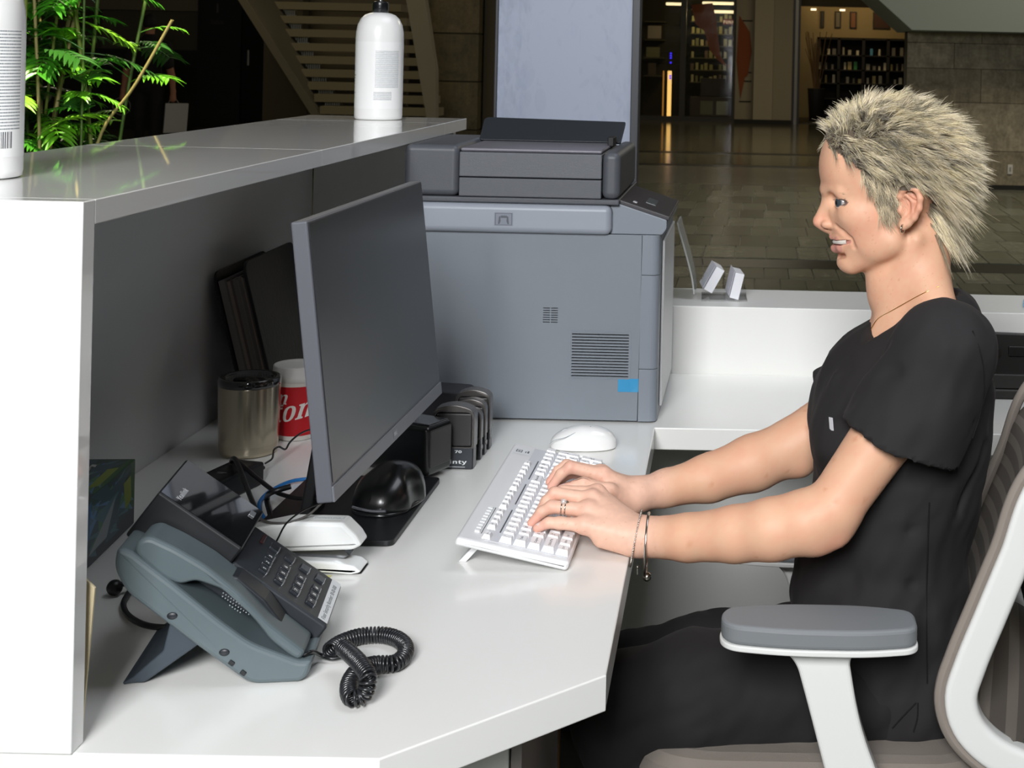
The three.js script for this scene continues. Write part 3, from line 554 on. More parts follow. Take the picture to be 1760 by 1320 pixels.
  const cap = (s, w, sw, ww, cell) => {
    const k = part(t, 'key', fb(s - sw / 2, s + sw / 2, 0.0118, 0.0150, w - ww / 2, w + ww / 2, 0.001), keyM);
    part(k, 'key_edge', fb(s - sw / 2 - 0.0006, s - sw / 2 + 0.0008, 0.0120, 0.0153, w - ww / 2, w + ww / 2, 0.0004), edgeM);
    if (cell !== undefined) {
      const g = new THREE.PlaneGeometry(ww * 0.8, sw * 0.8), u0 = (cell % 4) / 4, v0 = 1 - (Math.floor(cell / 4) + 1) / 4;
      for (let i = 0; i < 4; i++) g.attributes.uv.setXY(i, u0 + g.attributes.uv.getX(i) * 0.25, v0 + g.attributes.uv.getY(i) * 0.25);
      g.applyMatrix4(new THREE.Matrix4().makeBasis(V(0, 0, -1), V(-Math.cos(T), Math.sin(T), 0), V(Math.sin(T), Math.cos(T), 0)));
      part(k, 'digit', g.translate(b0[0] - s * Math.cos(T) + 0.0154 * Math.sin(T), b0[1] + s * Math.sin(T) + 0.0154 * Math.cos(T), -w), M(0xffffff, 0.3, { map: atlas }));
    }
  };
  for (let r = 0; r < 4; r++) for (let q = 0; q < 3; q++) cap(0.094 - r * 0.0215, 0.088 + q * 0.019, 0.011, 0.0145, r * 3 + q);
  for (let r = 0; r < 4; r++) cap(0.094 - r * 0.0215, 0.158, 0.012, 0.016);
  part(t, 'ringer_lamp', fb(0.108, 0.113, 0.0118, 0.014, 0.15, 0.175, 0.001), M(0x3a1414, 0.3));
  const strip = canvasTexture(1024, 96, (c) => { c.fillStyle = '#dfe3e6'; c.fillRect(0, 0, 1024, 96); c.fillStyle = '#4b5056'; c.font = 'bold 54px sans-serif'; c.fillText('Floor Security Number: 00-00-000', 40, 66); });
  part(plate, 'paper_label', new THREE.PlaneGeometry(0.118, 0.0125).applyMatrix4(new THREE.Matrix4().makeBasis(V(0, 0, -1), V(-Math.cos(T), Math.sin(T), 0), V(Math.sin(T), Math.cos(T), 0))).translate(b0[0] - 0.0085 * Math.cos(T) + 0.0124 * Math.sin(T), b0[1] + 0.0085 * Math.sin(T) + 0.0124 * Math.cos(T), -0.125), M(0xffffff, 0.5, { map: strip }));
  // display
  const disp = part(t, 'display_housing', fb(0.128, 0.238, -0.028, 0.03, 0.06, W, 0.003), darker);
  const screen = canvasTexture(512, 512, (c) => { c.fillStyle = '#141618'; c.fillRect(0, 0, 512, 512); c.fillStyle = '#dfe3e6'; c.font = 'bold 44px sans-serif'; c.fillText('Yealink', 40, 110); });
  part(disp, 'screen', new THREE.PlaneGeometry(0.122, 0.106).applyMatrix4(new THREE.Matrix4().makeBasis(V(0, 0, -1), V(-Math.cos(T), Math.sin(T), 0), V(Math.sin(T), Math.cos(T), 0))).translate(b0[0] - 0.183 * Math.cos(T) + 0.0303 * Math.sin(T), b0[1] + 0.183 * Math.sin(T) + 0.0303 * Math.cos(T), -0.1235), MP(0xffffff, 0.08, { map: screen, clearcoat: 1, clearcoatRoughness: 0.03 }));
  part(disp, 'screen_button', fb(0.135, 0.142, 0.0302, 0.032, 0.15, 0.165, 0.0006), edgeM);
  // stand
  const leg = at([[-0.6076, 0.8098, -1.5150], [-0.5724, 0.7846, -1.5150], [-0.5858, 0.7744, -1.5150], [-0.6331, 0.7331, -1.5150], [-0.6566, 0.7326, -1.5150], [-0.6458, 0.7471, -1.5150], [-0.6154, 0.7737, -1.5150]]).map((p) => [p[0], Math.max(p[1], 0.0008)]);
  part(t, 'stand', extrude(roundPoly(leg, 0.003), 0.15, 0.002).translate(0, 0, -0.165), M(0x39424b, 0.5));
  // coiled cord: a helix wound along a path on the desk
  const path = new THREE.CatmullRomCurve3([[-0.4587, 0.7500, -1.5800], [-0.4525, 0.7500, -1.6007], [-0.4339, 0.7500, -1.6210], [-0.4083, 0.7500, -1.6240], [-0.3856, 0.7500, -1.6075], [-0.3738, 0.7500, -1.5783], [-0.3791, 0.7500, -1.5509], [-0.3977, 0.7520, -1.5423], [-0.4099, 0.7550, -1.5201], [-0.4124, 0.7520, -1.4944], [-0.4005, 0.7500, -1.4656], [-0.3902, 0.7520, -1.4670], [-0.3861, 0.7660, -1.4708], [-0.3993, 0.7700, -1.4944], [-0.4250, 0.7660, -1.5375], [-0.4367, 0.7660, -1.5520]].map((p) => V(...p)), false, 'centripetal');
  const loc = (p) => { const v = p.clone().sub(V(...O)); v.applyAxisAngle(V(0, 1, 0), -0.156); return v; };
  const fr = path.computeFrenetFrames(900, false), pts = [];
  const len = path.getLength(), turns = Math.round(len / 0.0041);
  for (let i = 0; i <= 900; i++) { const u = i / 900, p = path.getPointAt(u), a = u * turns * Math.PI * 2; pts.push(loc(p.addScaledVector(fr.normals[i], 0.0078 * Math.cos(a)).addScaledVector(fr.binormals[i], 0.0078 * Math.sin(a)))); }
  part(t, 'coiled_cord', new THREE.TubeGeometry(new THREE.CatmullRomCurve3(pts), 1500, 0.00165, 6, false), MP(0x202124, 0.3, { clearcoat: 0.3 }));
  part(t, 'cord_lead', tube([[-0.4728, 0.7650, -1.5300], [-0.4663, 0.7668, -1.5350], [-0.4653, 0.7480, -1.5722], [-0.4533, 0.7450, -1.5708], [-0.4405, 0.7460, -1.5752]].map((p) => loc(VA(p))), 0.0022, 40, 8), MP(0x141517, 0.3));
}
cable('thick black cable looping under the desk phone with a round plug', [[-0.7773, 0.7500, -1.7478], [-0.7661, 0.7520, -1.7546], [-0.7540, 0.7520, -1.7631], [-0.7530, 0.7460, -1.7447], [-0.7424, 0.7460, -1.7046], [-0.7169, 0.7460, -1.6673], [-0.6851, 0.7460, -1.6452], [-0.6568, 0.7460, -1.6451], [-0.6410, 0.7460, -1.6646]], 0.0036, cableBlack);
single('cable_plug', 'round black plug end of the cable looping under the phone', 'plug', sphere(0.0095, ...[-0.7727, 0.7498, -1.7486], 16, 12), cableBlack);
single('red_card', 'small red card lying under the desk phone', 'card', slab([[-0.63, 1.68], [-0.585, 1.62], [-0.56, 1.66], [-0.6, 1.72]], 0.7408, 0.0006, 0.0001), M(0xb01517, 0.5));


// ================= keyboard (its left end is towards the camera; rows run along z)
{
  const KX = -0.304, KZ = -2.088;
  const t = thing('computer_keyboard', 'white full-size computer keyboard propped on its feet under the typing hands', 'keyboard', [KX, 0.7402, KZ]);
  const tilt = -Math.atan2(0.03, 0.152);
  const L = 0.458, D = 0.152;
  const lift = (g) => g.rotateZ(tilt).translate(0, 0.0268, 0);   // the F-key side (-x) is higher
  const shell = MP(0xe9e9ea, 0.35, { clearcoat: 0.2 }), keyMat = null;
  const prof = roundPoly([[-D / 2, -0.010, 0.004], [D / 2, -0.012, 0.008], [D / 2, 0.001, 0.004], [-D / 2, 0.001, 0.006]], 0.004);
  part(t, 'body', lift(extrude(prof, L, 0.006, 6).translate(0, 0, -L / 2)), shell);
  part(t, 'key_well', lift(span(-0.041, 0.07, 0.0005, 0.0016, L / 2 - 0.013, -L / 2 + 0.013, 0.0006)), M(0xcfd0d5, 0.6));
  part(t, 'foot', extrude(poly([[-0.076, 0.0], [-0.066, 0.0], [-0.05, 0.018], [-0.058, 0.02]]), 0.02, 0.0008).translate(0, 0, L / 2 - 0.05), shell);
  part(t, 'foot', extrude(poly([[-0.076, 0.0], [-0.066, 0.0], [-0.05, 0.018], [-0.058, 0.02]]), 0.02, 0.0008).translate(0, 0, -L / 2 + 0.03), shell);
  for (const z of [0.13, 0.01, -0.11]) part(t, 'groove', lift(span(-0.0265, -0.0248, 0.0012, 0.0022, z + 0.05, z - 0.044)), M(0x55575d, 0.6));
  // legends atlas
  const rows = [
    [['Esc', 1, 0], ['F1', 1, 2], ['F2', 1, 3], ['F3', 1, 4], ['F4', 1, 5], ['F5', 1, 6.5], ['F6', 1, 7.5], ['F7', 1, 8.5], ['F8', 1, 9.5], ['F9', 1, 11], ['F10', 1, 12], ['F11', 1, 13], ['F12', 1, 14], ['Prt', 1, 15.25], ['Scr', 1, 16.25], ['Pau', 1, 17.25]],
    [...'`1234567890-='].map((c, i) => [c, 1, i]).concat([['Back', 2, 13], ['Ins', 1, 15.25], ['Hm', 1, 16.25], ['PU', 1, 17.25], ['Nm', 1, 18.5], ['/', 1, 19.5], ['*', 1, 20.5], ['-', 1, 21.5]]),
    [['Tab', 1.5, 0], ...[...'QWERTYUIOP[]'].map((c, i) => [c, 1, 1.5 + i]), ['\\', 1.5, 13.5], ['Del', 1, 15.25], ['End', 1, 16.25], ['PD', 1, 17.25], ['7', 1, 18.5], ['8', 1, 19.5], ['9', 1, 20.5], ['+', 1, 21.5, 2]],
    [['Caps', 1.75, 0], ...[...'ASDFGHJKL;\''].map((c, i) => [c, 1, 1.75 + i]), ['Enter', 2.25, 12.75], ['4', 1, 18.5], ['5', 1, 19.5], ['6', 1, 20.5]],
    [['Shift', 2.25, 0], ...[...'ZXCVBNM,./'].map((c, i) => [c, 1, 2.25 + i]), ['Shift', 2.75, 12.25], ['↑', 1, 16.25], ['1', 1, 18.5], ['2', 1, 19.5], ['3', 1, 20.5], ['Ent', 1, 21.5, 2]],
    [['Ctrl', 1.25, 0], ['Win', 1.25, 1.25], ['Alt', 1.25, 2.5], ['', 6.25, 3.75], ['Alt', 1.25, 10], ['Win', 1.25, 11.25], ['≡', 1.25, 12.5], ['Ctrl', 1.25, 13.75], ['←', 1, 15.25], ['↓', 1, 16.25], ['→', 1, 17.25], ['0', 2, 18.5], ['.', 1, 20.5]],
  ];
  const names = []; rows.forEach((r) => r.forEach((k) => { if (!names.includes(k[0])) names.push(k[0]); }));
  const atlas = canvasTexture(1024, 1024, (c) => { c.fillStyle = '#f6f6f8'; c.fillRect(0, 0, 1024, 1024); c.fillStyle = '#54565e'; c.textAlign = 'center'; names.forEach((n, i) => { c.font = 'bold ' + (n.length > 2 ? 32 : 46) + 'px sans-serif'; c.fillText(n, 51 + (i % 10) * 102.4, 62 + Math.floor(i / 10) * 102.4); }); });
  const capMat = MP(0xffffff, 0.4, { map: atlas, clearcoat: 0.1 });
  const U = 0.01905, z0 = 0.2145, rowX = [-0.0345, -0.0085, 0.0105, 0.0295, 0.0485, 0.0675].map((x) => x - 0.0045);
  function capGeo(w, d, h, cell) {   // w along z, d along x
    const W = w * U - 0.0022, Dd = d * U - 0.0022, i = 0.0021, j = 0.0026, b = [[-Dd / 2, W / 2], [Dd / 2, W / 2], [Dd / 2, -W / 2], [-Dd / 2, -W / 2]], tp = [[-Dd / 2 + i, W / 2 - j], [Dd / 2 - i, W / 2 - j], [Dd / 2 - i, -W / 2 + j], [-Dd / 2 + i, -W / 2 + j]];
    const u0 = (cell % 10) / 10, v1 = 1 - Math.floor(cell / 10) / 10, pos = [], uv = [], push = (p, q) => { pos.push(...p); uv.push(...q); };
    const dish = 0.0006, blank = [0.995, 0.005];
    const B = b.map(([x, z]) => [x, 0, z]), Tt = tp.map(([x, z]) => [x, h, z]), C = [0, h - dish, 0];
    const sq = Math.min(1, (Dd - 2 * i) / (W - 2 * j)), uvOf = (p) => [u0 + 0.05 + (-p[2] / (W - 2 * j)) / sq * 0.09 * sq / Math.max(sq, 0.2) , v1 - 0.05 + (-p[0] / (Dd - 2 * i)) * 0.09].map((v, n) => n ? v : Math.max(u0 + 0.002, Math.min(u0 + 0.098, v)));
    for (let k = 0; k < 4; k++) { const a = k, c = (k + 1) % 4; push(B[a], blank); push(B[c], blank); push(Tt[c], blank); push(B[a], blank); push(Tt[c], blank); push(Tt[a], blank); push(C, uvOf(C)); push(Tt[a], uvOf(Tt[a])); push(Tt[c], uvOf(Tt[c])); }
    const g = new THREE.BufferGeometry(); g.setAttribute('position', new THREE.Float32BufferAttribute(pos, 3)); g.setAttribute('uv', new THREE.Float32BufferAttribute(uv, 2)); g.computeVertexNormals();
    return g;
  }
  rows.forEach((r, ri) => r.forEach(([n, w, c, tall = 1]) => {
    const g = capGeo(w, ri === 0 ? 0.72 : tall, ri === 0 ? 0.0055 : 0.0075, names.indexOf(n));
    part(t, 'key', lift(g.translate(rowX[ri] + (tall - 1) * U / 2, 0.0015, z0 - (c + w / 2) * U)), capMat);
  }));
  const small = rbox(0.007, 0.003, 0.009, 0.0008);
  for (let k = 0; k < 9; k++) part(t, 'media_key', lift(small.clone().translate(-0.0545, 0.002, 0.19 - k * 0.0118)), M(0xeef0f2, 0.35));
  part(t, 'groove', lift(span(-0.0488, -0.0478, 0.0008, 0.0018, 0.196, 0.09)), M(0x666a70, 0.6));
  const mark = canvasTexture(128, 128, (c) => { c.fillStyle = '#e6e8ea'; c.fillRect(0, 0, 128, 128); c.fillStyle = '#5a5d62'; c.fillRect(18, 14, 56, 14); c.fillRect(34, 36, 40, 8); c.strokeStyle = '#5a5d62'; c.lineWidth = 8; c.strokeRect(20, 72, 60, 40); c.fillRect(40, 82, 24, 20); });
  part(t, 'corner_mark', lift(new THREE.PlaneGeometry(0.026, 0.026).rotateX(-Math.PI / 2).rotateY(-Math.PI / 2).translate(-0.056, 0.0016, -0.185)), M(0xffffff, 0.4, { map: mark }));
}


// ================= office chair, facing -x
{
  const t = thing('office_chair', 'white framed office chair with grey arm pad and taupe mesh back', 'chair', [0.1, 0, -2.05]);
  const w = MP(0xe6e7e4, 0.38, { clearcoat: 0.1 }), pad = M(0x7c8083, 0.55), O = [0.1, 0, -2.05];
  const weave = grain(128, 128, (u, v, x, y) => { const k = ((x >> 1) + (y >> 1)) & 1; return k ? 0.92 : 0.7; }, true); weave.repeat.set(90, 90);
  const fabric = M(0xb5aa9f, 0.95, { map: weave, bumpMap: weave, bumpScale: 0.0006 });
  // seat
  const seat = extrude(roundPoly([[-0.245, -0.245, 0.13], [0.22, -0.24, 0.08], [0.22, 0.24, 0.08], [-0.245, 0.245, 0.13]], 0.1), 0.075, 0.03, 20).rotateX(-Math.PI / 2);
  { const p = seat.attributes.position; for (let i = 0; i < p.count; i++) { const x = p.getX(i); p.setY(i, p.getY(i) - 0.05 * Math.max(0, (-x - 0.13)) ** 2 * 12); } seat.computeVertexNormals(); }
  part(t, 'seat', boxUV(seat).translate(0, 0.447, 0), fabric);
  part(t, 'seat_pan', extrude(roundPoly([[-0.22, -0.22, 0.11], [0.2, -0.22, 0.07], [0.2, 0.22, 0.07], [-0.22, 0.22, 0.11]], 0.1), 0.03, 0.008).rotateX(-Math.PI / 2).translate(0, 0.417, 0), w);
  for (const s of [1, -1]) {
    // arms: pad, its white base and a leaning post
    const zc = s * 0.288, drop = s > 0 ? 0 : -0.1;   // the far arm is set lower
    const outline = [[-0.128, -0.03, 0.03], [-0.05, -0.044, 0.1], [0.05, -0.044, 0.1], [0.113, -0.03, 0.02], [0.113, 0.03, 0.02], [0.05, 0.044, 0.1], [-0.05, 0.044, 0.1], [-0.128, 0.03, 0.03]];
    const arm = part(t, 'arm_pad', extrude(roundPoly(outline, 0.03), 0.024, 0.005, 12).rotateX(-Math.PI / 2).translate(0, 0.7035 + drop, zc), pad);
    part(arm, 'pad_rim', extrude(roundPoly(outline.map(([x, y, r]) => [x * 1.012, y * 1.02, r]), 0.03), 0.0075, 0.002, 12).rotateX(-Math.PI / 2).translate(0, 0.696 + drop, zc), w);
    const post = [[-0.06, 0.697 + drop, 0.001], [0.045, 0.697 + drop, 0.001], [0.03, 0.682 + drop, 0.02], [0.045, 0.6 + drop, 0.05], [0.125, 0.4, 0.02], [0.125, 0.36, 0.01], [0.055, 0.36, 0.01], [-0.018, 0.62 + drop, 0.08], [-0.035, 0.678 + drop, 0.02]];
    part(t, 'arm_post', extrude(roundPoly(post, 0.01), 0.034, 0.005, 10).translate(0, 0, zc - 0.017), w);
    part(t, 'arm_bracket', rbox(0.08, 0.03, 0.14, 0.006, 0.085, 0.375, s * 0.235), w);
  }
  // back frame: a rounded rail down each side, joined at the top and bottom
  const side = [[0.3812, 0.8890, -1.8100], [0.3427, 0.7920, -1.8100], [0.3133, 0.7175, -1.8100], [0.2888, 0.6541, -1.8100], [0.2779, 0.6133, -1.8100], [0.2875, 0.5780, -1.8100], [0.3192, 0.5462, -1.8100], [0.3670, 0.5243, -1.8100], [0.4192, 0.5055, -1.8100]].map((p) => [p[0] - O[0], p[1]]);
  const up = [[0.62, 1.12], [0.545, 1.02], ...[]].map((p) => [p[0] - O[0], p[1]]);
  const line = [[0.475, 1.13], [0.447, 1.0], ...side];
  const rail = (z, r) => new THREE.TubeGeometry(new THREE.CatmullRomCurve3(line.map(([x, y]) => V(x, y, z)), false, 'centripetal'), 80, r, 14);
  const zs = 0.24;
  const sweep = (z, wx, wz) => {   // rounded-rectangle rail along the profile
    const curve = new THREE.CatmullRomCurve3(line.map(([x, y]) => V(x, y, 0)), false, 'centripetal'), n = 90, pts = curve.getSpacedPoints(n), sh = roundPoly([[-wx / 2, -wz / 2], [wx / 2, -wz / 2], [wx / 2, wz / 2], [-wx / 2, wz / 2]], 0.009).getPoints(4).slice(0, -1), m = sh.length, pos = [], idx = [];
    pts.forEach((p, i) => { const a = pts[Math.max(0, i - 1)], b = pts[Math.min(n, i + 1)], d = b.clone().sub(a).normalize(), nx = -d.y, ny = d.x; sh.forEach((q) => pos.push(p.x + nx * q.x, p.y + ny * q.x, z + q.y)); });
    for (let i = 0; i < n; i++) for (let k = 0; k < m; k++) { const a = i * m + k, b = i * m + (k + 1) % m, c = a + m, d = b + m; idx.push(a, b, c, b, d, c); }
    const g = new THREE.BufferGeometry(); g.setAttribute('position', new THREE.Float32BufferAttribute(pos, 3)); g.setIndex(idx); g.computeVertexNormals(); return g;
  };
  const skew = (g) => { const p = g.attributes.position; for (let i = 0; i < p.count; i++) p.setX(i, p.getX(i) + (zs - p.getZ(i)) * 0.19); g.computeVertexNormals(); return g; };
  part(t, 'back_rail', skew(sweep(zs, 0.042, 0.03)), w);
  part(t, 'back_rail', skew(sweep(-zs, 0.042, 0.03)).translate(0.022, 0, 0), w);
  part(t, 'back_top_bar', skew(tube([[0.475, 1.12, zs], [0.5, 1.135, 0.1], [0.5, 1.135, -0.1], [0.475, 1.12, -zs]], 0.018, 30, 12)), w);
  part(t, 'back_bottom_bar', rbox(0.06, 0.04, 0.5, 0.012, line[line.length - 1][0] - 0.01, line[line.length - 1][1] - 0.004, 0), w);
  // mesh back: curved sheet with woven bands, wrapped round the rail
  const cv = new THREE.CatmullRomCurve3(line.slice(0, -1).map(([x, y]) => V(x, y, 0)), false, 'centripetal');
  const bands = canvasTexture(64, 1024, (c) => { for (let y = 0; y < 1024; y++) { const k = (y % 46) / 46; c.fillStyle = k < 0.55 ? '#5d564f' : '#7c746b'; c.fillRect(0, y, 64, 1); } });
  const nU = 24, nV = 60, pos = [], uv = [], idx = [];
  for (let j = 0; j <= nV; j++) { const p = cv.getPointAt(j / nV), tg = cv.getTangentAt(j / nV); for (let i = 0; i <= nU; i++) { const s = i / nU * 2 - 1, sag = 0.018 * (1 - s * s); const z = s * (zs + 0.004), off = -0.0285; pos.push(p.x - tg.y * -off * -1 + sag, p.y + tg.x * off * -1, z); uv.push(i / nU, 1 - j / nV - 0.02 * (1 - s * s)); } }
  for (let j = 0; j < nV; j++) for (let i = 0; i < nU; i++) { const a = j * (nU + 1) + i; idx.push(a, a + 1, a + nU + 1, a + 1, a + nU + 2, a + nU + 1); }
  const mg = new THREE.BufferGeometry(); mg.setAttribute('position', new THREE.Float32BufferAttribute(pos, 3)); mg.setAttribute('uv', new THREE.Float32BufferAttribute(uv, 2)); mg.setIndex(idx); mg.computeVertexNormals();
  part(t, 'mesh_back', skew(mg), M(0xffffff, 0.9, { map: bands, side: THREE.DoubleSide }), 'taupe mesh back with darker woven bands');
  for (const s of [1, -1]) { const e = []; for (let j = 0; j <= 40; j++) { const p = cv.getPointAt(j / 40), tg = cv.getTangentAt(j / 40); e.push(V(p.x + tg.y * 0.0265, p.y - tg.x * 0.0265, s * zs)); } part(t, 'mesh_edge', skew(new THREE.TubeGeometry(new THREE.CatmullRomCurve3(e), 120, 0.0085, 8)), M(0x8f867d, 0.95)); }
  // lumbar bracket behind the mesh
  part(t, 'lumbar_bracket', [rbox(0.03, 0.22, 0.05, 0.008).rotateZ(0.25).translate(0.305, 0.66, 0.1), rbox(0.03, 0.05, 0.06, 0.006, 0.33, 0.53, 0.1)], M(0x1b1b1c, 0.5));
  // column and base
  part(t, 'gas_column', cyl(0.03, 0.03, 0.32, 0.02, 0.26, 0, 24), M(0x333335, 0.4));
  for (let k = 0; k < 5; k++) { const a = k * 1.2566 + 0.3; const leg = part(t, 'base_leg', rbox(0.3, 0.035, 0.05, 0.012, 0.16, 0.095, 0).rotateY(a).translate(0.02, 0, 0), w); part(leg, 'caster', cyl(0.03, 0.03, 0.04, 0, 0, 0, 20).rotateX(Math.PI / 2).translate(0.29, 0.031, 0).rotateY(a).translate(0.02, 0, 0), M(0x1a1a1a, 0.5)); }
}


// ================= the seated person: distance fields meshed with surface nets
function meshField(f, lo, hi, h, keep) {
  const n = [0, 1, 2].map((k) => Math.ceil((hi[k] - lo[k]) / h) + 1), [nx, ny, nz] = n, at = (i, j, k) => (k * ny + j) * nx + i;
  const F = new Float32Array(nx * ny * nz);
  for (let k = 0; k < nz; k++) for (let j = 0; j < ny; j++) for (let i = 0; i < nx;) {
    const d = f(lo[0] + i * h, lo[1] + j * h, lo[2] + k * h);
    F[at(i, j, k)] = d;
    let skip = Math.floor(Math.abs(d) / h * 0.6);   // far from the surface: reuse the sign
    i++;
    while (skip-- > 1 && i < nx) { F[at(i, j, k)] = d; i++; }
  }
  const id = new Int32Array(nx * ny * nz).fill(-1), pos = [];
  const E = [[0, 1], [0, 2], [0, 4], [1, 3], [1, 5], [2, 3], [2, 6], [3, 7], [4, 5], [4, 6], [5, 7], [6, 7]];
  for (let k = 0; k < nz - 1; k++) for (let j = 0; j < ny - 1; j++) for (let i = 0; i < nx - 1; i++) {
    let m = 0; const c = [];
    for (let q = 0; q < 8; q++) { const d = F[at(i + (q & 1), j + ((q >> 1) & 1), k + (q >> 2))]; c.push(d); if (d < 0) m |= 1 << q; }
    if (m === 0 || m === 255) continue;
    let x = 0, y = 0, z = 0, w = 0;
    for (const [a, b] of E) { if (((m >> a) & 1) === ((m >> b) & 1)) continue; const t = c[a] / (c[a] - c[b]); x += (a & 1) + t * ((b & 1) - (a & 1)); y += ((a >> 1) & 1) + t * (((b >> 1) & 1) - ((a >> 1) & 1)); z += (a >> 2) + t * ((b >> 2) - (a >> 2)); w++; }
    const p = [lo[0] + (i + x / w) * h, lo[1] + (j + y / w) * h, lo[2] + (k + z / w) * h];
    id[at(i, j, k)] = pos.length / 3; pos.push(...p);
  }
  const idx = [];
  for (let k = 1; k < nz - 1; k++) for (let j = 1; j < ny - 1; j++) for (let i = 1; i < nx - 1; i++) {
    const a = F[at(i, j, k)] < 0;
    for (let ax = 0; ax < 3; ax++) {
      const b = F[ax === 0 ? at(i + 1, j, k) : ax === 1 ? at(i, j + 1, k) : at(i, j, k + 1)] < 0;
      if (a === b) continue;
      const q = ax === 0 ? [at(i, j, k), at(i, j - 1, k), at(i, j - 1, k - 1), at(i, j, k - 1)] : ax === 1 ? [at(i, j, k), at(i, j, k - 1), at(i - 1, j, k - 1), at(i - 1, j, k)] : [at(i, j, k), at(i - 1, j, k), at(i - 1, j - 1, k), at(i, j - 1, k)];
      const v = q.map((e) => id[e]);
      if (v.includes(-1)) continue;
      if (keep && !v.every((e) => keep(pos[e * 3], pos[e * 3 + 1], pos[e * 3 + 2]))) continue;
      if (a) idx.push(v[0], v[1], v[2], v[0], v[2], v[3]); else idx.push(v[0], v[2], v[1], v[0], v[3], v[2]);
    }
  }
  const nor = new Float32Array(pos.length), e = h * 0.6;
  for (let i = 0; i < pos.length; i += 3) {
    const x = pos[i], y = pos[i + 1], z = pos[i + 2];
    const g = [f(x + e, y, z) - f(x - e, y, z), f(x, y + e, z) - f(x, y - e, z), f(x, y, z + e) - f(x, y, z - e)], l = Math.hypot(...g) || 1;
    nor[i] = g[0] / l; nor[i + 1] = g[1] / l; nor[i + 2] = g[2] / l;
  }
  const g = new THREE.BufferGeometry();
  g.setAttribute('position', new THREE.Float32BufferAttribute(pos, 3)); g.setAttribute('normal', new THREE.BufferAttribute(nor, 3)); g.setIndex(idx);
  return g;
}
const smin = (a, b, k) => { const q = Math.max(k - Math.abs(a - b), 0) / k; return Math.min(a, b) - q * q * k * 0.25; };
const smax = (a, b, k) => -smin(-a, -b, k);
// primitives: round cones and ellipsoids
const C = (a, b, ra, rb, k = 0.02) => { const d = [b[0] - a[0], b[1] - a[1], b[2] - a[2]]; return { t: 0, a, d, l2: d[0] * d[0] + d[1] * d[1] + d[2] * d[2] || 1e-9, ra, rb, k }; };
const Sp = (c, r, k = 0.02) => C(c, [c[0], c[1] + 1e-4, c[2]], r, r, k);
const El = (c, r, k = 0.02, rot = 0) => ({ t: 1, c, r, k, cs: Math.cos(rot), sn: Math.sin(rot) });
const chain = (list, k) => list.slice(1).map((q, i) => C(list[i][0], q[0], list[i][1], q[1], k));
function dist(s, x, y, z) {
  if (s.t === 0) {
    const px = x - s.a[0], py = y - s.a[1], pz = z - s.a[2];
    let h = (px * s.d[0] + py * s.d[1] + pz * s.d[2]) / s.l2; h = h < 0 ? 0 : h > 1 ? 1 : h;
    return Math.hypot(px - s.d[0] * h, py - s.d[1] * h, pz - s.d[2] * h) - (s.ra + (s.rb - s.ra) * h);
  }
  const X = x - s.c[0], Y = y - s.c[1], px = X * s.cs + Y * s.sn, py = -X * s.sn + Y * s.cs, pz = z - s.c[2];
  const a = px / s.r[0], b = py / s.r[1], c = pz / s.r[2], k0 = Math.hypot(a, b, c), k1 = Math.hypot(a / s.r[0], b / s.r[1], c / s.r[2]);
  return k0 < 1e-6 ? -Math.min(...s.r) : k0 * (k0 - 1) / k1;
}
const union = (list, x, y, z, d = 1e3) => { for (const s of list) d = smin(d, dist(s, x, y, z), s.k); return d; };
const ZC = -2.05, mir = (p) => [p[0], p[1], 2 * ZC - p[2]];

// --- torso (wider across than deep), shared by skin and clothes
const torsoAxis = [[[0.2512, 1.0364, -2.0500], 0.045], [[0.2444, 0.9651, -2.0500], 0.096], [[0.2234, 0.9269, -2.0500], 0.12], [[0.2205, 0.8683, -2.0500], 0.119], [[0.2113, 0.7928, -2.0500], 0.113], [[0.1988, 0.7172, -2.0500], 0.112], [[0.1952, 0.6501, -2.0500], 0.122], [[0.2111, 0.5752, -2.0500], 0.122], [[0.2250, 0.5127, -2.0500], 0.11]];
const squash = 0.74;
const torsoPrims = chain(torsoAxis.map(([p, r]) => [[p[0], p[1], 0], r]), 0.02);
const bust = [Sp([...[0.2863, 1.0371, -2.0500].slice(0, 2), 0], 0.048, 0.05), Sp([...[0.1505, 0.8960, -2.0500].slice(0, 2), 0.05], 0.058, 0.04), Sp([...[0.1505, 0.8960, -2.0500].slice(0, 2), -0.05], 0.058, 0.04)];
const SL = [0.2542, 1.0309, -1.8920], SR = [0.2772, 0.9614, -2.2100];
const yoke = [C([0.2545, 1.0348, -2.0500], SL, 0.04, 0.056, 0.03), C([0.2545, 1.0348, -2.0500], SR, 0.04, 0.056, 0.03)];
function torso(x, y, z) {
  const zz = (z - ZC) * squash;
  let d = union(torsoPrims, x, y, zz);
  d = union(bust, x, y, zz, d);
  return union(yoke, x, y, z, d);
}
// --- arms
const armL = [C(SL, [0.1159, 0.8365, -1.8570], 0.047, 0.037, 0.012), ...chain([[[0.1144, 0.8310, -1.8550], 0.0372], [[0.0777, 0.8140, -1.8560], 0.0405], [[0.0334, 0.8012, -1.8620], 0.0395], [[-0.0145, 0.7880, -1.8800], 0.036], [[-0.0768, 0.7736, -1.9050], 0.0308], [[-0.1339, 0.7640, -1.9320], 0.0266]], 0.008), C([0.1164, 0.8002, -1.8500], [0.0984, 0.7969, -1.8520], 0.016, 0.02, 0.02)];
const armR = [C(SR, [0.0703, 0.8234, -2.1900], 0.047, 0.04, 0.012), ...chain([[[0.0686, 0.8198, -2.1900], 0.041], [[0.0084, 0.7986, -2.1720], 0.0415], [[-0.0579, 0.7812, -2.1480], 0.035], [[-0.1199, 0.7734, -2.1200], 0.0265], [[-0.1529, 0.7702, -2.1000], 0.0238]], 0.01), Sp([0.0804, 0.7988, -2.1800], 0.02, 0.02)];
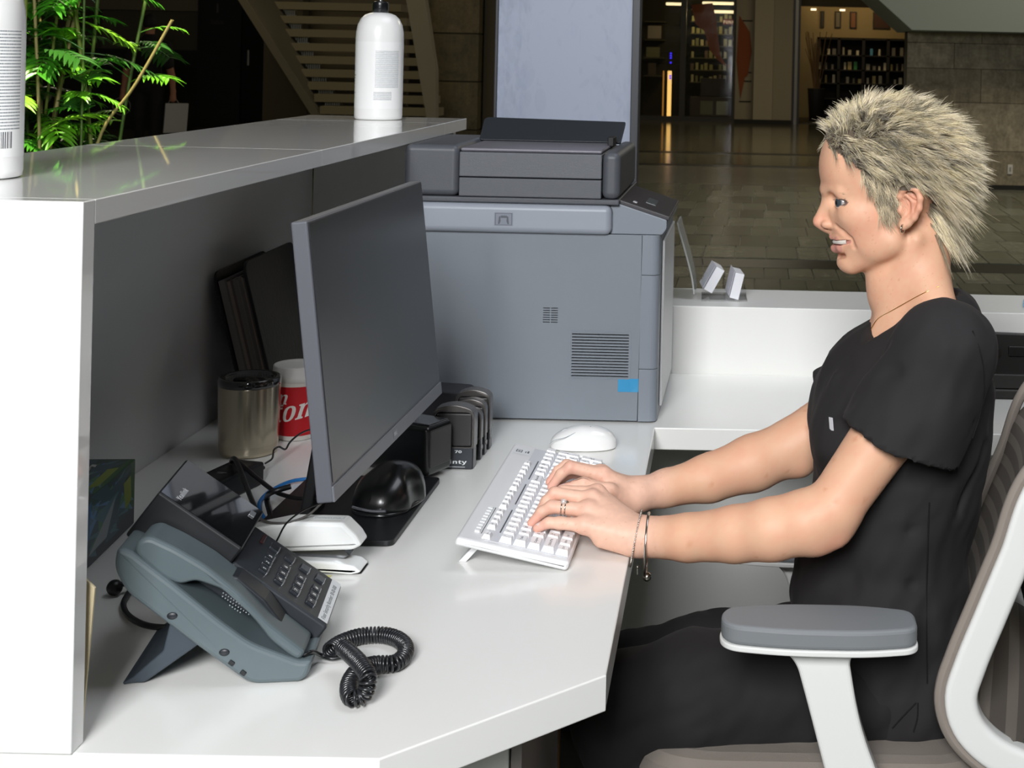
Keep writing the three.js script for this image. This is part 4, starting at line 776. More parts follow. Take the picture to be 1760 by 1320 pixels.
// --- hands
const finger = (a, b, c, d, r) => { const m = [0, 1, 2].map((k) => c[k] * 0.5 + d[k] * 0.5 + (k === 1 ? 0.004 : 0)); return [C(a, b, 0.0098 * r, 0.0086 * r, 0.006), C(b, m, 0.0086 * r, 0.0075 * r, 0.004), C(m, d, 0.0075 * r, 0.0064 * r, 0.004)]; };
const fing = (mcp, pip, tip, r = 1) => finger(mcp, pip, pip, tip, r);
const WL = [-0.1339, 0.7655, -1.9320], WR = [-0.1529, 0.7693, -2.1000];
const mL = [[-0.2085, 0.8052, -1.9850], [-0.2135, 0.8032, -1.9650], [-0.2157, 0.7943, -1.9450], [-0.2178, 0.7802, -1.9250]];
const handL = [
  ...mL.map((m, i) => C(m, [WL[0] - 0.012, WL[1] + 0.002, WL[2] + (i - 1.5) * 0.008], [0.0112, 0.0116, 0.0116, 0.0112][i], 0.0165, 0.012)),
  ...mL.map((m) => Sp([m[0], m[1] + 0.001, m[2]], 0.0108, 0.008)),
  C([-0.1943, 0.7617, -1.9300], [-0.1544, 0.7588, -1.9250], 0.013, 0.0175, 0.014),
  ...[fing(mL[0], [-0.2556, 0.8066, -1.9850], [-0.2824, 0.7744, -1.9850]), fing(mL[1], [-0.2650, 0.8101, -1.9650], [-0.2871, 0.7801, -1.9620]), fing(mL[2], [-0.2658, 0.7980, -1.9450], [-0.2922, 0.7755, -1.9440]), fing(mL[3], [-0.2515, 0.7829, -1.9240], [-0.2818, 0.7755, -1.9230], 0.94)].flat(),
  ...[C([-0.1618, 0.7506, -1.9650], [-0.1975, 0.7486, -2.0000], 0.016, 0.0125, 0.014), C([-0.1975, 0.7486, -2.0000], [-0.2322, 0.7551, -2.0150], 0.0115, 0.0095, 0.006), C([-0.2322, 0.7551, -2.0150], [-0.2579, 0.7595, -2.0100], 0.0095, 0.0075, 0.004)],
];
const mR = [[-0.2111, 0.8008, -2.0850], [-0.2151, 0.7968, -2.1070], [-0.2172, 0.7871, -2.1280], [-0.2173, 0.7742, -2.1480]];
const handR = [
  ...mR.map((m, i) => C(m, [WR[0] - 0.012, WR[1] + 0.002, WR[2] - (i - 1.5) * 0.008], 0.0116, 0.0165, 0.012)),
  ...mR.map((m) => Sp([m[0], m[1] + 0.001, m[2]], 0.0108, 0.008)),
  ...[fing(mR[0], [-0.2584, 0.8131, -2.0800], [-0.2847, 0.7851, -2.0780]), fing(mR[1], [-0.2667, 0.8083, -2.1050], [-0.2904, 0.7852, -2.1000]), fing(mR[2], [-0.2657, 0.8008, -2.1250], [-0.2889, 0.7810, -2.1200]), fing(mR[3], [-0.2575, 0.7864, -2.1450], [-0.2811, 0.7734, -2.1400], 0.92)].flat(),
  ...[C([-0.1708, 0.7609, -2.0820], [-0.1992, 0.7864, -2.0550], 0.0165, 0.0125, 0.016), C([-0.1992, 0.7864, -2.0550], [-0.2347, 0.7986, -2.0480], 0.0112, 0.0094, 0.006), C([-0.2347, 0.7986, -2.0480], [-0.2650, 0.7913, -2.0450], 0.0094, 0.0076, 0.004)],
];
// --- head and neck
const both = (f) => [f((p) => p), f(mir)].flat();
const neckPrims = [
  C([0.2315, 1.1698, -2.0500], [0.2232, 1.0901, -2.0500], 0.05, 0.0485, 0.015), C([0.2232, 1.0901, -2.0500], [0.2365, 1.0193, -2.0500], 0.0485, 0.062, 0.015), C([0.1838, 1.1286, -2.0500], [0.1999, 1.0854, -2.0500], 0.022, 0.03, 0.02),
  ...both((m) => [C(m([0.2293, 1.1662, -2.0000]), m([0.1830, 1.0327, -2.0350]), 0.0095, 0.0085, 0.012), C(m([0.2471, 1.1388, -2.0350]), m([0.2634, 1.0431, -1.9650]), 0.028, 0.03, 0.03)]),
];
const facePrims = [
  El([0.1959, 1.2653, -2.0500], [0.097, 0.088, 0.076], 0.01), El([0.1332, 1.2631, -2.0500], [0.0355, 0.05, 0.052], 0.02), El([0.1587, 1.2084, -2.0500], [0.0535, 0.072, 0.0535], 0.016), El([0.1682, 1.1534, -2.0500], [0.046, 0.036, 0.042], 0.016), El([0.1480, 1.1596, -2.0500], [0.0305, 0.027, 0.03], 0.01),
  El([0.1378, 1.1276, -2.0500], [0.0165, 0.0155, 0.018], 0.012), ...both((m) => [C(m([0.1971, 1.1617, -2.0040]), m([0.1446, 1.1253, -2.0380]), 0.0165, 0.0135, 0.014), El(m([0.1492, 1.1977, -2.0090]), [0.026, 0.019, 0.018], 0.016), C(m([0.1042, 1.2289, -2.0420]), m([0.1239, 1.2293, -2.0080]), 0.0075, 0.0075, 0.01), El(m([0.1791, 1.1780, -2.0080]), [0.034, 0.036, 0.016], 0.02)]),
  C([0.1090, 1.2199, -2.0500], [0.0960, 1.1853, -2.0500], 0.0062, 0.0085, 0.01), Sp([0.0952, 1.1823, -2.0500], 0.0083, 0.004), C([0.0999, 1.1761, -2.0500], [0.1118, 1.1705, -2.0500], 0.0042, 0.0045, 0.005), C([0.1150, 1.2133, -2.0500], [0.1090, 1.1814, -2.0500], 0.011, 0.0125, 0.008), ...both((m) => [El(m([0.1084, 1.1804, -2.0370]), [0.0105, 0.0066, 0.0068], 0.004)]),
];
const faceCuts = [...both((m) => [El(m([0.1127, 1.2160, -2.0230]), [0.0095, 0.0105, 0.0115], 0.012), El(m([0.1233, 1.2161, -2.0000]), [0.0084, 0.0036, 0.016], 0.0012), Sp(m([0.1062, 1.1749, -2.0410]), 0.0026, 0.002)]), C([0.1234, 1.1365, -2.0500], [0.1325, 1.1388, -2.0350], 0.0055, 0.004, 0.01)];
const lipPrims = [...both((m) => [C([0.1170, 1.1602, -2.0500], m([0.1243, 1.1615, -2.0310]), 0.0055, 0.0046, 0.004), C(m([0.1243, 1.1615, -2.0310]), m([0.1399, 1.1605, -2.0165]), 0.0046, 0.003, 0.004), C([0.1207, 1.1465, -2.0500], m([0.1271, 1.1490, -2.0320]), 0.0068, 0.0058, 0.005), C(m([0.1271, 1.1490, -2.0320]), m([0.1391, 1.1580, -2.0165]), 0.0058, 0.003, 0.005)])];
const mouthCut = both((m) => [C([0.1138, 1.1538, -2.0500], m([0.1250, 1.1563, -2.0270]), 0.0042, 0.0038, 0.002), C(m([0.1250, 1.1563, -2.0270]), m([0.1372, 1.1598, -2.0125]), 0.0038, 0.0018, 0.002)]);
const lidPrims = both((m) => [C(m([0.1178, 1.2162, -2.0260]), m([0.1226, 1.2207, -2.0110]), 0.0026, 0.003, 0.003), C(m([0.1226, 1.2207, -2.0110]), m([0.1345, 1.2164, -2.0035]), 0.003, 0.0024, 0.003), C(m([0.1188, 1.2100, -2.0260]), m([0.1245, 1.2093, -2.0110]), 0.0022, 0.0026, 0.004), C(m([0.1245, 1.2093, -2.0110]), m([0.1346, 1.2140, -2.0035]), 0.0026, 0.0022, 0.004)]);
const earPrims = both((m) => {
  const h = [[0.2069, 1.2172, -1.9760], [0.2029, 1.2290, -1.9700], [0.2061, 1.2392, -1.9650], [0.2144, 1.2438, -1.9610], [0.2247, 1.2402, -1.9590], [0.2296, 1.2284, -1.9580], [0.2286, 1.2146, -1.9600], [0.2230, 1.2011, -1.9650], [0.2157, 1.1923, -1.9700], [0.2098, 1.1885, -1.9740]].map(m);
  return [...chain(h.map((p, i) => [p, i < 1 ? 0.003 : 0.0042]), 0.004), El(m([0.2188, 1.2177, -1.9740]), [0.0145, 0.0265, 0.0055], 0.006, -0.18), Sp(m([0.2091, 1.1900, -1.9750]), 0.0072, 0.006), ...chain([[0.2127, 1.2305, -1.9650], [0.2208, 1.2228, -1.9640], [0.2199, 1.2088, -1.9670], [0.2133, 1.1986, -1.9710]].map((p) => [m(p), 0.003]), 0.004), Sp(m([0.2044, 1.2094, -1.9730]), 0.005, 0.005), C(m([0.2157, 1.2176, -1.9900]), m([0.2160, 1.2013, -1.9900]), 0.012, 0.01, 0.01)];
});
const earCut = both((m) => [El(m([0.2107, 1.2113, -1.9640]), [0.0068, 0.0095, 0.006], 0.003)]);
function head(x, y, z) {
  if (y < 1.03 || x > 0.36) return 1;
  let d = union(facePrims, x, y, z);
  for (const s of faceCuts) d = smax(d, -dist(s, x, y, z), s.k);
  d = union(lidPrims, x, y, z, d);
  d = union(lipPrims, x, y, z, d);
  for (const s of mouthCut) d = smax(d, -dist(s, x, y, z), s.k);
  d = union(earPrims, x, y, z, d);
  for (const s of earCut) d = smax(d, -dist(s, x, y, z), s.k);
  return d;
}
// smile fold from the nose wing past the corner of the mouth, pressed lightly into the cheek
{
  const f = [[0.1172, 1.1793, -2.0000], [0.1271, 1.1721, -2.0000], [0.1371, 1.1634, -2.0000], [0.1422, 1.1529, -2.0000]].map((p) => { let z = p[2] + 0.06; for (let i = 0; i < 80; i++) { const d = head(p[0], p[1], z); if (d < 0.0002) break; z -= Math.max(d * 0.7, 0.0003); } return [p[0], p[1], z + 0.0022]; });
  for (const m of [(p) => p, mir]) faceCuts.push(...chain(f.map((p) => [m(p), 0.0034]), 0.005));
}
const inner = 0.011;
const legs = [
  ...chain([[[0.2152, 0.5704, -1.9650], 0.075], [[-0.0598, 0.5559, -1.9300], 0.06], [[-0.1602, 0.5363, -1.9300], 0.05]], 0.04), ...chain([[[0.2248, 0.5364, -2.1400], 0.075], [[-0.0591, 0.4972, -2.1600], 0.058], [[-0.1652, 0.4729, -2.1700], 0.05]], 0.04),
  C([-0.1602, 0.5363, -1.9300], [-0.08, 0.1, -1.95], 0.046, 0.034, 0.03), C([-0.1652, 0.4729, -2.1700], [-0.16, 0.1, -2.16], 0.046, 0.034, 0.03), C([-0.08, 0.08, -1.95], [-0.19, 0.035, -1.955], 0.035, 0.026, 0.02), C([-0.16, 0.08, -2.16], [-0.27, 0.035, -2.165], 0.035, 0.026, 0.02),
];
function skin(x, y, z) {
  let d = torso(x, y, z) + inner;
  if (y > 0.98) d = smin(d, union(neckPrims, x, y, z), 0.02);
  if (y > 1.0) d = smin(d, head(x, y, z), 0.012);
  if (y < 0.72) d = union(legs, x, y, z, d);
  if (y < 1.15) {
    let a = union(armL, x, y, z); if (x < -0.09) a = smin(a, union(handL, x, y, z), 0.014);
    d = smin(d, a, 0.03);
    let b = union(armR, x, y, z); if (x < -0.09) b = smin(b, union(handR, x, y, z), 0.014);
    d = smin(d, b, x < -0.06 ? 0.0005 : 0.03);
  }
  return d;
}
const headBox = [[0.06, 1.045, -2.15], [0.345, 1.365, -1.945]], lBox = [[-0.335, 0.735, -2.045], [-0.12, 0.87, -1.875]], rBox = [[-0.33, 0.735, -2.185], [-0.12, 0.88, -2.0455]];
const inside = (b, x, y, z, e) => x > b[0][0] + e && x < b[1][0] - e && y > b[0][1] + e && y < b[1][1] - e && z > b[0][2] + e && z < b[1][2] - e;
const person = thing('person', 'person in black scrubs with short spiky blonde hair typing at the desk', 'person');
const bodyGeos = [
  meshField(skin, [-0.4, 0.0, -2.36], [0.44, 1.2, -1.74], 0.0075, (x, y, z) => !inside(headBox, x, y, z, 0.009) && !inside(lBox, x, y, z, 0.009) && !inside(rBox, x, y, z, 0.009)),
  meshField(skin, headBox[0], headBox[1], 0.0021), meshField(skin, lBox[0], [lBox[1][0], lBox[1][1], lBox[1][2]], 0.0021), meshField(skin, rBox[0], rBox[1], 0.0021),
];
const bodyGeo = mergeGeometries(bodyGeos);
{
  // pigment: lips, flushed nose, ears and knuckles, nails, dark hair roots on the scalp, freckles
  const hairLine = [[0.1012, 1.3076, -2.0500], [0.1066, 1.2909, -2.0500], [0.1252, 1.2813, -2.0500], [0.1490, 1.2651, -2.0500], [0.1630, 1.2395, -2.0500], [0.1745, 1.2121, -2.0500], [0.1857, 1.1948, -2.0500], [0.1955, 1.2059, -2.0500], [0.2034, 1.2278, -2.0500], [0.2181, 1.2432, -2.0500], [0.2400, 1.2386, -2.0500], [0.2489, 1.2162, -2.0500], [0.2478, 1.1869, -2.0500], [0.2540, 1.1720, -2.0500], [0.2668, 1.1622, -2.0500], [0.3069, 1.1631, -2.0500], [0.3468, 1.2561, -2.0500], [0.3280, 1.3477, -2.0500], [0.2512, 1.4130, -2.0500], [0.1261, 1.3935, -2.0500], [0.0898, 1.3341, -2.0500]].map((p) => [p[0], p[1]]);
  var inHair = (x, y) => { let c = false; for (let i = 0, j = hairLine.length - 1; i < hairLine.length; j = i++) { const [xi, yi] = hairLine[i], [xj, yj] = hairLine[j]; if ((yi > y) !== (yj > y) && x < (xj - xi) * (y - yi) / (yj - yi) + xi) c = !c; } return c; };
  const p = bodyGeo.attributes.position, col = new Float32Array(p.count * 3);
  const tips = [[-0.2922, 0.7755, -1.9440], [-0.2818, 0.7755, -1.9230], [-0.2871, 0.7801, -1.9620], [-0.2824, 0.7744, -1.9850], [-0.2847, 0.7851, -2.0780], [-0.2904, 0.7852, -2.1000], [-0.2650, 0.7913, -2.0450]];
  const red = [[[0.0914, 1.1826, -2.0500], 0.02, 0.5], [[0.2178, 1.2202, -1.9650], 0.034, 0.55], [[0.1515, 1.1796, -1.9900], 0.045, 0.25], ...mL.map((m) => [m, 0.016, 0.45]), ...mR.map((m) => [m, 0.016, 0.45]), ...tips.map((m) => [m, 0.022, 0.5]), [[0.1114, 0.7952, -1.8400], 0.03, 0.4], [[-0.2650, 0.8101, -1.9650], 0.012, 0.4], [[-0.2658, 0.7980, -1.9450], 0.012, 0.4], [[-0.2584, 0.8131, -2.0800], 0.014, 0.5]];
  for (let i = 0; i < p.count; i++) {
    const x = p.getX(i), y = p.getY(i), z = p.getZ(i);
    let c = [0.80, 0.45, 0.29];
    const m = 1 + 0.05 * noise3(x * 22, y * 22, z * 22) + 0.05 * noise3(x * 90, y * 90, z * 90);
    c = c.map((v, k) => v * (k ? m : 1));
    if (x < -0.1 && y > 0.74) { const k = Math.min(1, (-0.1 - x) / 0.04); c = c.map((v, j) => v * (1 - k) + [0.82, 0.5, 0.37][j] * m * k); }
    for (const [q, r, s] of red) { const d = Math.hypot(x - q[0], y - q[1], z - q[2]) / r; if (d < 1) { const t = s * (1 - d * d); c = [c[0] * (1 - 0.02 * t), c[1] * (1 - 0.3 * t), c[2] * (1 - 0.26 * t)]; } }
    if (noise3(x * 260, y * 260, z * 260) > 0.86) c = c.map((v, k) => v * [0.9, 0.8, 0.75][k]);
    if (y > 1.05) {
      const l = union(lipPrims, x, y, z); if (l < 0.0011) c = [0.68, 0.31, 0.24];
      { const e1 = dist(faceCuts[1], x, y, z), e2 = dist(faceCuts[4], x, y, z); if (Math.min(e1, e2) < 0.0012) c = [0.2, 0.13, 0.11]; }
      if (dist(mouthCut[0], x, y, z) < 0.0004 || dist(mouthCut[2], x, y, z) < 0.0004) c = [0.3, 0.08, 0.07];
      if (!(y < [0.2563, 1.1838, -2.0500][1] && x < [0.2897, 1.1845, -2.0500][0]) && inHair(x - (y < [0.2470, 1.2246, -2.0500][1] && x > [0.2345, 1.2243, -2.0500][0] ? 0.008 : 0), y) && !(Math.abs(z - ZC) > 0.0765 && x < [0.2456, 1.2120, -2.0500][0] && y < [0.2049, 1.2379, -2.0500][1])) c = [0.13, 0.1, 0.07];
    }
    tips.forEach((q, k) => { const dx = x - q[0] - 0.004, dy = y - q[1] - 0.005, dz = z - q[2]; if (Math.hypot(dx / 0.0062, dy / 0.004, dz / 0.0048) < 1) c = [0.8, 0.6, 0.56]; });
    col.set(c, i * 3);
  }
  bodyGeo.setAttribute('color', new THREE.BufferAttribute(col, 3));
}
part(person, 'body', bodyGeo, MP(0xffffff, 0.54, { vertexColors: true, sheen: 0.15, sheenColor: 0xffc8a8, sheenRoughness: 0.5 }));

// --- clothes
const hemL = [0.2043, 0.9122, -1.8700], hemR = [0.1234, 0.8853, -2.2050];
const sleeveL = C([SL[0] + 0.002, SL[1], SL[2] + 0.004], [hemL[0], hemL[1] - 0.02, hemL[2]], 0.066, 0.073, 0.045), sleeveR = C(SR, [hemR[0] - 0.02, hemR[1] - 0.01, hemR[2]], 0.064, 0.055, 0.045);
const sleeveL2 = C(SL, [0.1699, 0.9074, -1.8680], 0.062, 0.063, 0.03);
const axL = V(-0.36, -0.93, 0).normalize(), axR = V(-0.85, -0.52, 0).normalize();
const neckHole = [C([0.2392, 1.1240, -2.0500], [0.2278, 1.0844, -2.0450], 0.066, 0.066, 0.004), C([0.2278, 1.0844, -2.0450], [0.1593, 1.0269, -1.9950], 0.066, 0.006, 0.004)];
const crease = (x, y, z) => { let d = 0; for (const [s, r, a] of creases) { const q = dist(s, x, y, z) / r; if (q < 1) d += a * (1 - q) * (1 - q) * (1 + 2 * q); } return d; };
const creases = [[C([0.1641, 1.0148, -1.9000], [0.2243, 1.0627, -1.8600], 0, 0), 0.02, 0.007], [C([0.1613, 0.9620, -1.9000], [0.1892, 1.0148, -1.8400], 0, 0), 0.018, 0.005], [C([0.2832, 1.0655, -1.9000], [0.2956, 0.9621, -1.8800], 0, 0), 0.02, 0.008], [C([0.2289, 0.9180, -1.8400], [0.2837, 0.9516, -1.8600], 0, 0), 0.02, 0.006], [C([0.2810, 0.8234, -1.9300], [0.3222, 0.8897, -1.9500], 0, 0), 0.02, 0.007], [C([0.2154, 0.7964, -1.9000], [0.2814, 0.8077, -1.9300], 0, 0), 0.018, 0.005], [C([0.1493, 0.7220, -1.9300], [0.2170, 0.7228, -1.9000], 0, 0), 0.018, 0.004], [C([0.1147, 0.9820, -1.9800], [0.1310, 0.8935, -1.9500], 0, 0), 0.02, -0.004]];
const fold = (x, y, z) => crease(x, y, z) + 0.0035 * noise3(x * 7 + y * 5, y * 8 - x * 6, z * 8) + 0.0018 * noise3(x * 22, y * 14 - x * 10, z * 18) + 0.0022 * Math.max(0, noise3(x * 11 - y * 16, y * 6 + x * 5, z * 12)) ;
function scrubTop(x, y, z) {
  let d = torso(x, y, z) - 0.002;
  const sl = Math.max(smin(dist(sleeveL, x, y, z), dist(sleeveL2, x, y, z), 0.03), (x - hemL[0]) * axL.x + (y - hemL[1]) * axL.y), sr = Math.max(dist(sleeveR, x, y, z), (x - hemR[0]) * axR.x + (y - hemR[1]) * axR.y);
  d = smin(d, sl, 0.022); d = smin(d, sr, 0.022);
  const body = [C([0.2179, 0.5415, -1.9850], [0.1815, 0.5366, -1.9850], 0.1, 0.085, 0.05), C([0.2321, 0.4839, -2.1150], [0.1928, 0.5046, -2.1150], 0.1, 0.085, 0.05)];
  d = union(scrubTop.hips, x, y, z, d);
  d += fold(x, y, z) * (y > 0.5 ? 1 : 0.5);
  if (y > 0.98) { const h = union(neckHole, x, y, z); d = smax(d, -h, 0.004); }
  return Math.max(d, 0.472 - y);
}
scrubTop.hips = [C([0.2212, 0.5518, -1.9800], [0.1726, 0.5548, -1.9800], 0.098, 0.086, 0.05), C([0.2368, 0.4905, -2.1200], [0.1845, 0.5109, -2.1200], 0.098, 0.086, 0.05)];
function pantsField(x, y, z) {
  const p = pantsField.list;
  let d = union(p, x, y, z);
  d += 0.8 * fold(x * 1.2 + 3, y * 1.4, z) * 1;
  return Math.max(d, 0.06 - y);
}
pantsField.list = [
  ...chain([[[0.2115, 0.5582, -1.9650], 0.092], [[-0.0597, 0.5504, -1.9300], 0.078], [[-0.1633, 0.5339, -1.9300], 0.07]], 0.04), ...chain([[[0.2248, 0.5338, -2.1400], 0.09], [[-0.0545, 0.4902, -2.1600], 0.072], [[-0.1651, 0.4684, -2.1700], 0.066]], 0.04),
  C([-0.1633, 0.5339, -1.9300], [-0.07, 0.06, -1.95], 0.064, 0.058, 0.03), C([-0.1651, 0.4684, -2.1700], [-0.15, 0.06, -2.16], 0.064, 0.058, 0.03),
];
const weaveT = grain(128, 128, (u, v, x, y) => 0.75 + 0.25 * (((x + y) % 4) / 3) * (0.8 + 0.2 * rnd()));
const cloth = MP(0x211f20, 0.85, { sheen: 0.25, sheenColor: 0x55504f, sheenRoughness: 0.6 });
const top = part(person, 'scrub_top', meshField(scrubTop, [0.0, 0.44, -2.35], [0.4, 1.17, -1.77], 0.0062), cloth, 'black short-sleeved scrub top');
const pants = part(person, 'scrub_pants', meshField(pantsField, [-0.28, 0.04, -2.27], [0.34, 0.72, -1.82], 0.0075), MP(0x1a1819, 0.88, { sheen: 0.2, sheenColor: 0x484344, sheenRoughness: 0.6 }), 'black scrub trousers');
for (const [x, z] of [[-0.12, -1.952], [-0.2, -2.162]]) part(person, 'shoe', (() => { const g = new THREE.SphereGeometry(1, 24, 16); const q = g.attributes.position; for (let i = 0; i < q.count; i++) q.setY(i, Math.max(q.getY(i), -0.6)); g.computeVertexNormals(); return g.scale(0.135, 0.06, 0.048).translate(x - 0.02, 0.037, z); })(), M(0x0d0d0e, 0.5));
// seams, tag and pocket follow the cloth: cast a ray away from the camera side onto its surface
function onto(f, p, lift = 0.0008) { let z = p[2] + 0.25; for (let i = 0; i < 160; i++) { const d = f(p[0], p[1], z); if (d < lift) break; z -= Math.max(d * 0.6, 0.0005); } return [p[0], p[1], z]; }
const seamMat = M(0x050505, 0.9);
for (const s of [[[0.2418, 0.8335, -1.9200], [0.2414, 0.7786, -1.9200], [0.2420, 0.7159, -1.9200], [0.2426, 0.6532, -1.9200], [0.2430, 0.5984, -1.9200]], [[0.1978, 0.5401, -1.9000], [0.2113, 0.5582, -1.9000], [0.2280, 0.5756, -1.9000]], [[0.2303, 0.5757, -1.9000], [0.2300, 0.5563, -1.9000], [0.2258, 0.5368, -1.9000]]]) part(top, 'seam', tube(s.map((p) => onto(scrubTop, p)), 0.0011, 40, 5), seamMat);
part(top, 'sleeve_seam', tube([[0.2867, 1.0712, -1.9200], [0.2969, 1.0426, -1.9000], [0.3039, 1.0039, -1.9000], [0.3018, 0.9573, -1.9000], [0.2932, 0.9261, -1.9000]].map((p) => onto(scrubTop, p)), 0.001, 40, 5), seamMat);
{ const a = onto(scrubTop, [0.1128, 0.9257, -1.9500], 0.0012); part(top, 'brand_tag', rbox(0.0075, 0.0175, 0.0012, 0.0004).rotateY(-0.9).rotateZ(0.1).translate(a[0] - 0.001, a[1], a[2] + 0.001), M(0xcfd0d4, 0.5), 'small pale fabric tag'); }
// --- eyes, teeth
for (const s of [1, -1]) {
  const c = [0.1280, 1.2145, -2.0165], e = part(person, 'eye', (() => {
    const g = new THREE.SphereGeometry(0.0128, 32, 24), p = g.attributes.position, col = []; for (let i = 0; i < p.count; i++) { const dx = -p.getX(i) / 0.0122, r = Math.hypot(p.getY(i), p.getZ(i) - 0.006); col.push(...(dx > 0 && r < 0.0028 ? [0.01, 0.01, 0.012] : dx > 0 && r < 0.0064 ? [0.05, 0.065, 0.075] : [0.5, 0.44, 0.42])); }
    g.setAttribute('color', new THREE.Float32BufferAttribute(col, 3)); return g.translate(c[0], c[1], 0); })(), MP(0xffffff, 0.1, { vertexColors: true, clearcoat: 1 }));
  e.position.z = s > 0 ? c[2] : mir(c)[2];
  if (s < 0) e.scale.z = -1;
}
part(person, 'teeth', (() => { const l = [[0.1351, 1.1588, -2.0185], [0.1266, 1.1569, -2.0275], [0.1204, 1.1556, -2.0410], [0.1188, 1.1548, -2.0500]].map(VA); const r = l.slice(0, 3).map((p) => V(...mir(p.toArray()))).reverse(); return tube([...l, ...r], 0.0038, 60, 8); })(), MP(0xe9e3d8, 0.2, { clearcoat: 0.6 }));

// --- hair: tapered strands in clumps, dark at the root and blonde at the tip
{
  const pos = [], nor = [], col = [], idx = [];
  const up = V(0, 1, 0), HC = VA([0.2045, 1.2529, -2.0500]);
  function strand(p0, d, bend, L, r, tint) {
    const n = 5, base = pos.length / 3, side = d.clone().cross(V(rr(-1, 1), rr(-1, 1), rr(-1, 1))).normalize(), o2 = d.clone().cross(side).normalize();
    for (let i = 0; i <= n; i++) {
      const t = i / n, c = p0.clone().addScaledVector(d, L * t).addScaledVector(bend, L * t * t), w = r * (1 - t * 0.88);
      for (let k = 0; k < 3; k++) { const a = k * 2.094, q = side.clone().multiplyScalar(Math.cos(a)).addScaledVector(o2, Math.sin(a)); pos.push(c.x + q.x * w, c.y + q.y * w, c.z + q.z * w); nor.push(q.x, q.y, q.z); const m = Math.min(1, Math.max(0, (t - 0.08) / 0.36)); col.push(...[0, 1, 2].map((j) => [0.15, 0.115, 0.075][j] * (1 - m) + tint[j] * m)); }
    }
    for (let i = 0; i < n; i++) for (let k = 0; k < 3; k++) { const a = base + i * 3 + k, b = base + i * 3 + (k + 1) % 3; idx.push(a, b, a + 3, b, b + 3, a + 3); }
  }
  const surf = (dir) => { let t = 0.2; for (let i = 0; i < 60; i++) { const q = HC.clone().addScaledVector(dir, t), d = Math.min(union(facePrims, q.x, q.y, q.z), union(neckPrims, q.x, q.y, q.z)); if (d < 0.0005) break; t -= d * 0.8; } return HC.clone().addScaledVector(dir, t); };
  const X = (u) => (u - 1300) * 2.05 / FOCAL, toU = (p) => 1300 + (p.x * FOCAL / 2.05) - (1.42 - p.y) * FOCAL / 2.05 * 0.022, toV = (p) => 95 + (1.42 - p.y) * FOCAL / 2.05 + p.x * FOCAL / 2.05 * 0.022;
  let made = 0;
  for (let i = 0; i < 12000 && made < 2900; i++) {
    const a = rr(0, Math.PI * 2), cz = rr(-1, 1), s = Math.sqrt(1 - cz * cz), dir = V(s * Math.cos(a), s * Math.sin(a), cz);
    const root = surf(dir);
    if (!inHair(root.x, root.y)) continue;
    const u = toU(root), v = toV(root);
    const n = root.clone().sub(VA([0.1960, 1.2611, -2.0500])); n.y *= 1.15; n.z *= 1.5; n.normalize();
    if (Math.abs(n.z) > 0.5 && u > 1540 && u < 1590 && v > 321) continue;
    if (v > 385 && u < 1604) continue;
    made++;
    const side = u < 1548 && v > 285, z1 = n.z * 0.5, w = noise3(root.x * 34, root.y * 34, root.z * 34), w2 = noise3(root.x * 34 + 9, root.y * 34, root.z * 34 + 5);
    let d, L, bend;
    if (side) { d = V(0.2 + rr(-0.12, 0.15), -0.9, z1 * 0.6).add(n.clone().multiplyScalar(0.14)); L = rr(0.02, 0.032); bend = V(0.1, 0, -z1 * 0.5); }
    else {
      // swept back over the crown, forward in the fringe, down at the nape; lifted everywhere
      const front = Math.max(0, Math.min(1, (1500 - u) / 70)), low = Math.max(0, Math.min(1, (v - 300) / 90)), rear = Math.max(0, Math.min(1, (u - 1560) / 70));
      d = V(0.55 - 0.55 * front, 0.15 + 0.3 * front - 0.75 * low - 0.1 * rear, z1).add(n.clone().multiplyScalar(0.72 - 0.1 * low));
      if (v > 232 && u < 1500) d.add(V(0.75, -0.45, z1 * 0.6));
      d.add(V(w, w2, noise3(root.x * 34, root.y * 34 + 4, root.z * 34)).multiplyScalar(0.55));
      L = rr(0.028, 0.042) * (1 + 0.02 * low) * (1 - 0.12 * front);
      bend = V(0.15 - 0.2 * front, -0.32 - 0.2 * low, z1 * 0.2);
    }
    d.add(V(rr(-0.18, 0.18), rr(-0.18, 0.18), rr(-0.15, 0.15))).normalize();
    bend.add(V(rr(-0.14, 0.14), rr(-0.18, 0.12), rr(-0.14, 0.14)));
    const low = rnd() < 0.22, bl = low ? rr(0.3, 0.5) : rr(0.8, 1.2), warm = rr(0.82, 1.0), tint = side ? [0.8 * bl, 0.68 * bl, 0.47 * bl] : [0.98 * bl, 0.87 * bl * (0.96 + 0.04 * warm), 0.68 * bl * warm];
    const tipTo = root.clone().addScaledVector(d, L);
    const k = side ? 7 : 9;
    for (let q = 0; q < k; q++) {
      const off = V(rr(-1, 1), rr(-1, 1), rr(-1, 1)).multiplyScalar(0.0045), p = root.clone().add(off).addScaledVector(n, -0.001), dd = tipTo.clone().add(V(rr(-1, 1), rr(-1, 1), rr(-1, 1)).multiplyScalar(0.0034)).sub(p), LL = dd.length() * rr(0.8, 1.15), f = rr(0.88, 1.12);
      strand(p, dd.normalize(), bend, LL, rr(0.0005, 0.0009), tint.map((c) => c * f));
    }
    if (rnd() < 0.35) strand(root.clone(), d.clone().add(V(rr(-0.4, 0.4), rr(-0.3, 0.5), rr(-0.4, 0.4))).normalize(), bend, L * rr(1.1, 1.4), 0.00045, tint);
  }
  const g = new THREE.BufferGeometry(); g.setAttribute('position', new THREE.Float32BufferAttribute(pos, 3)); g.setAttribute('normal', new THREE.Float32BufferAttribute(nor, 3)); g.setAttribute('color', new THREE.Float32BufferAttribute(col, 3)); g.setIndex(idx);
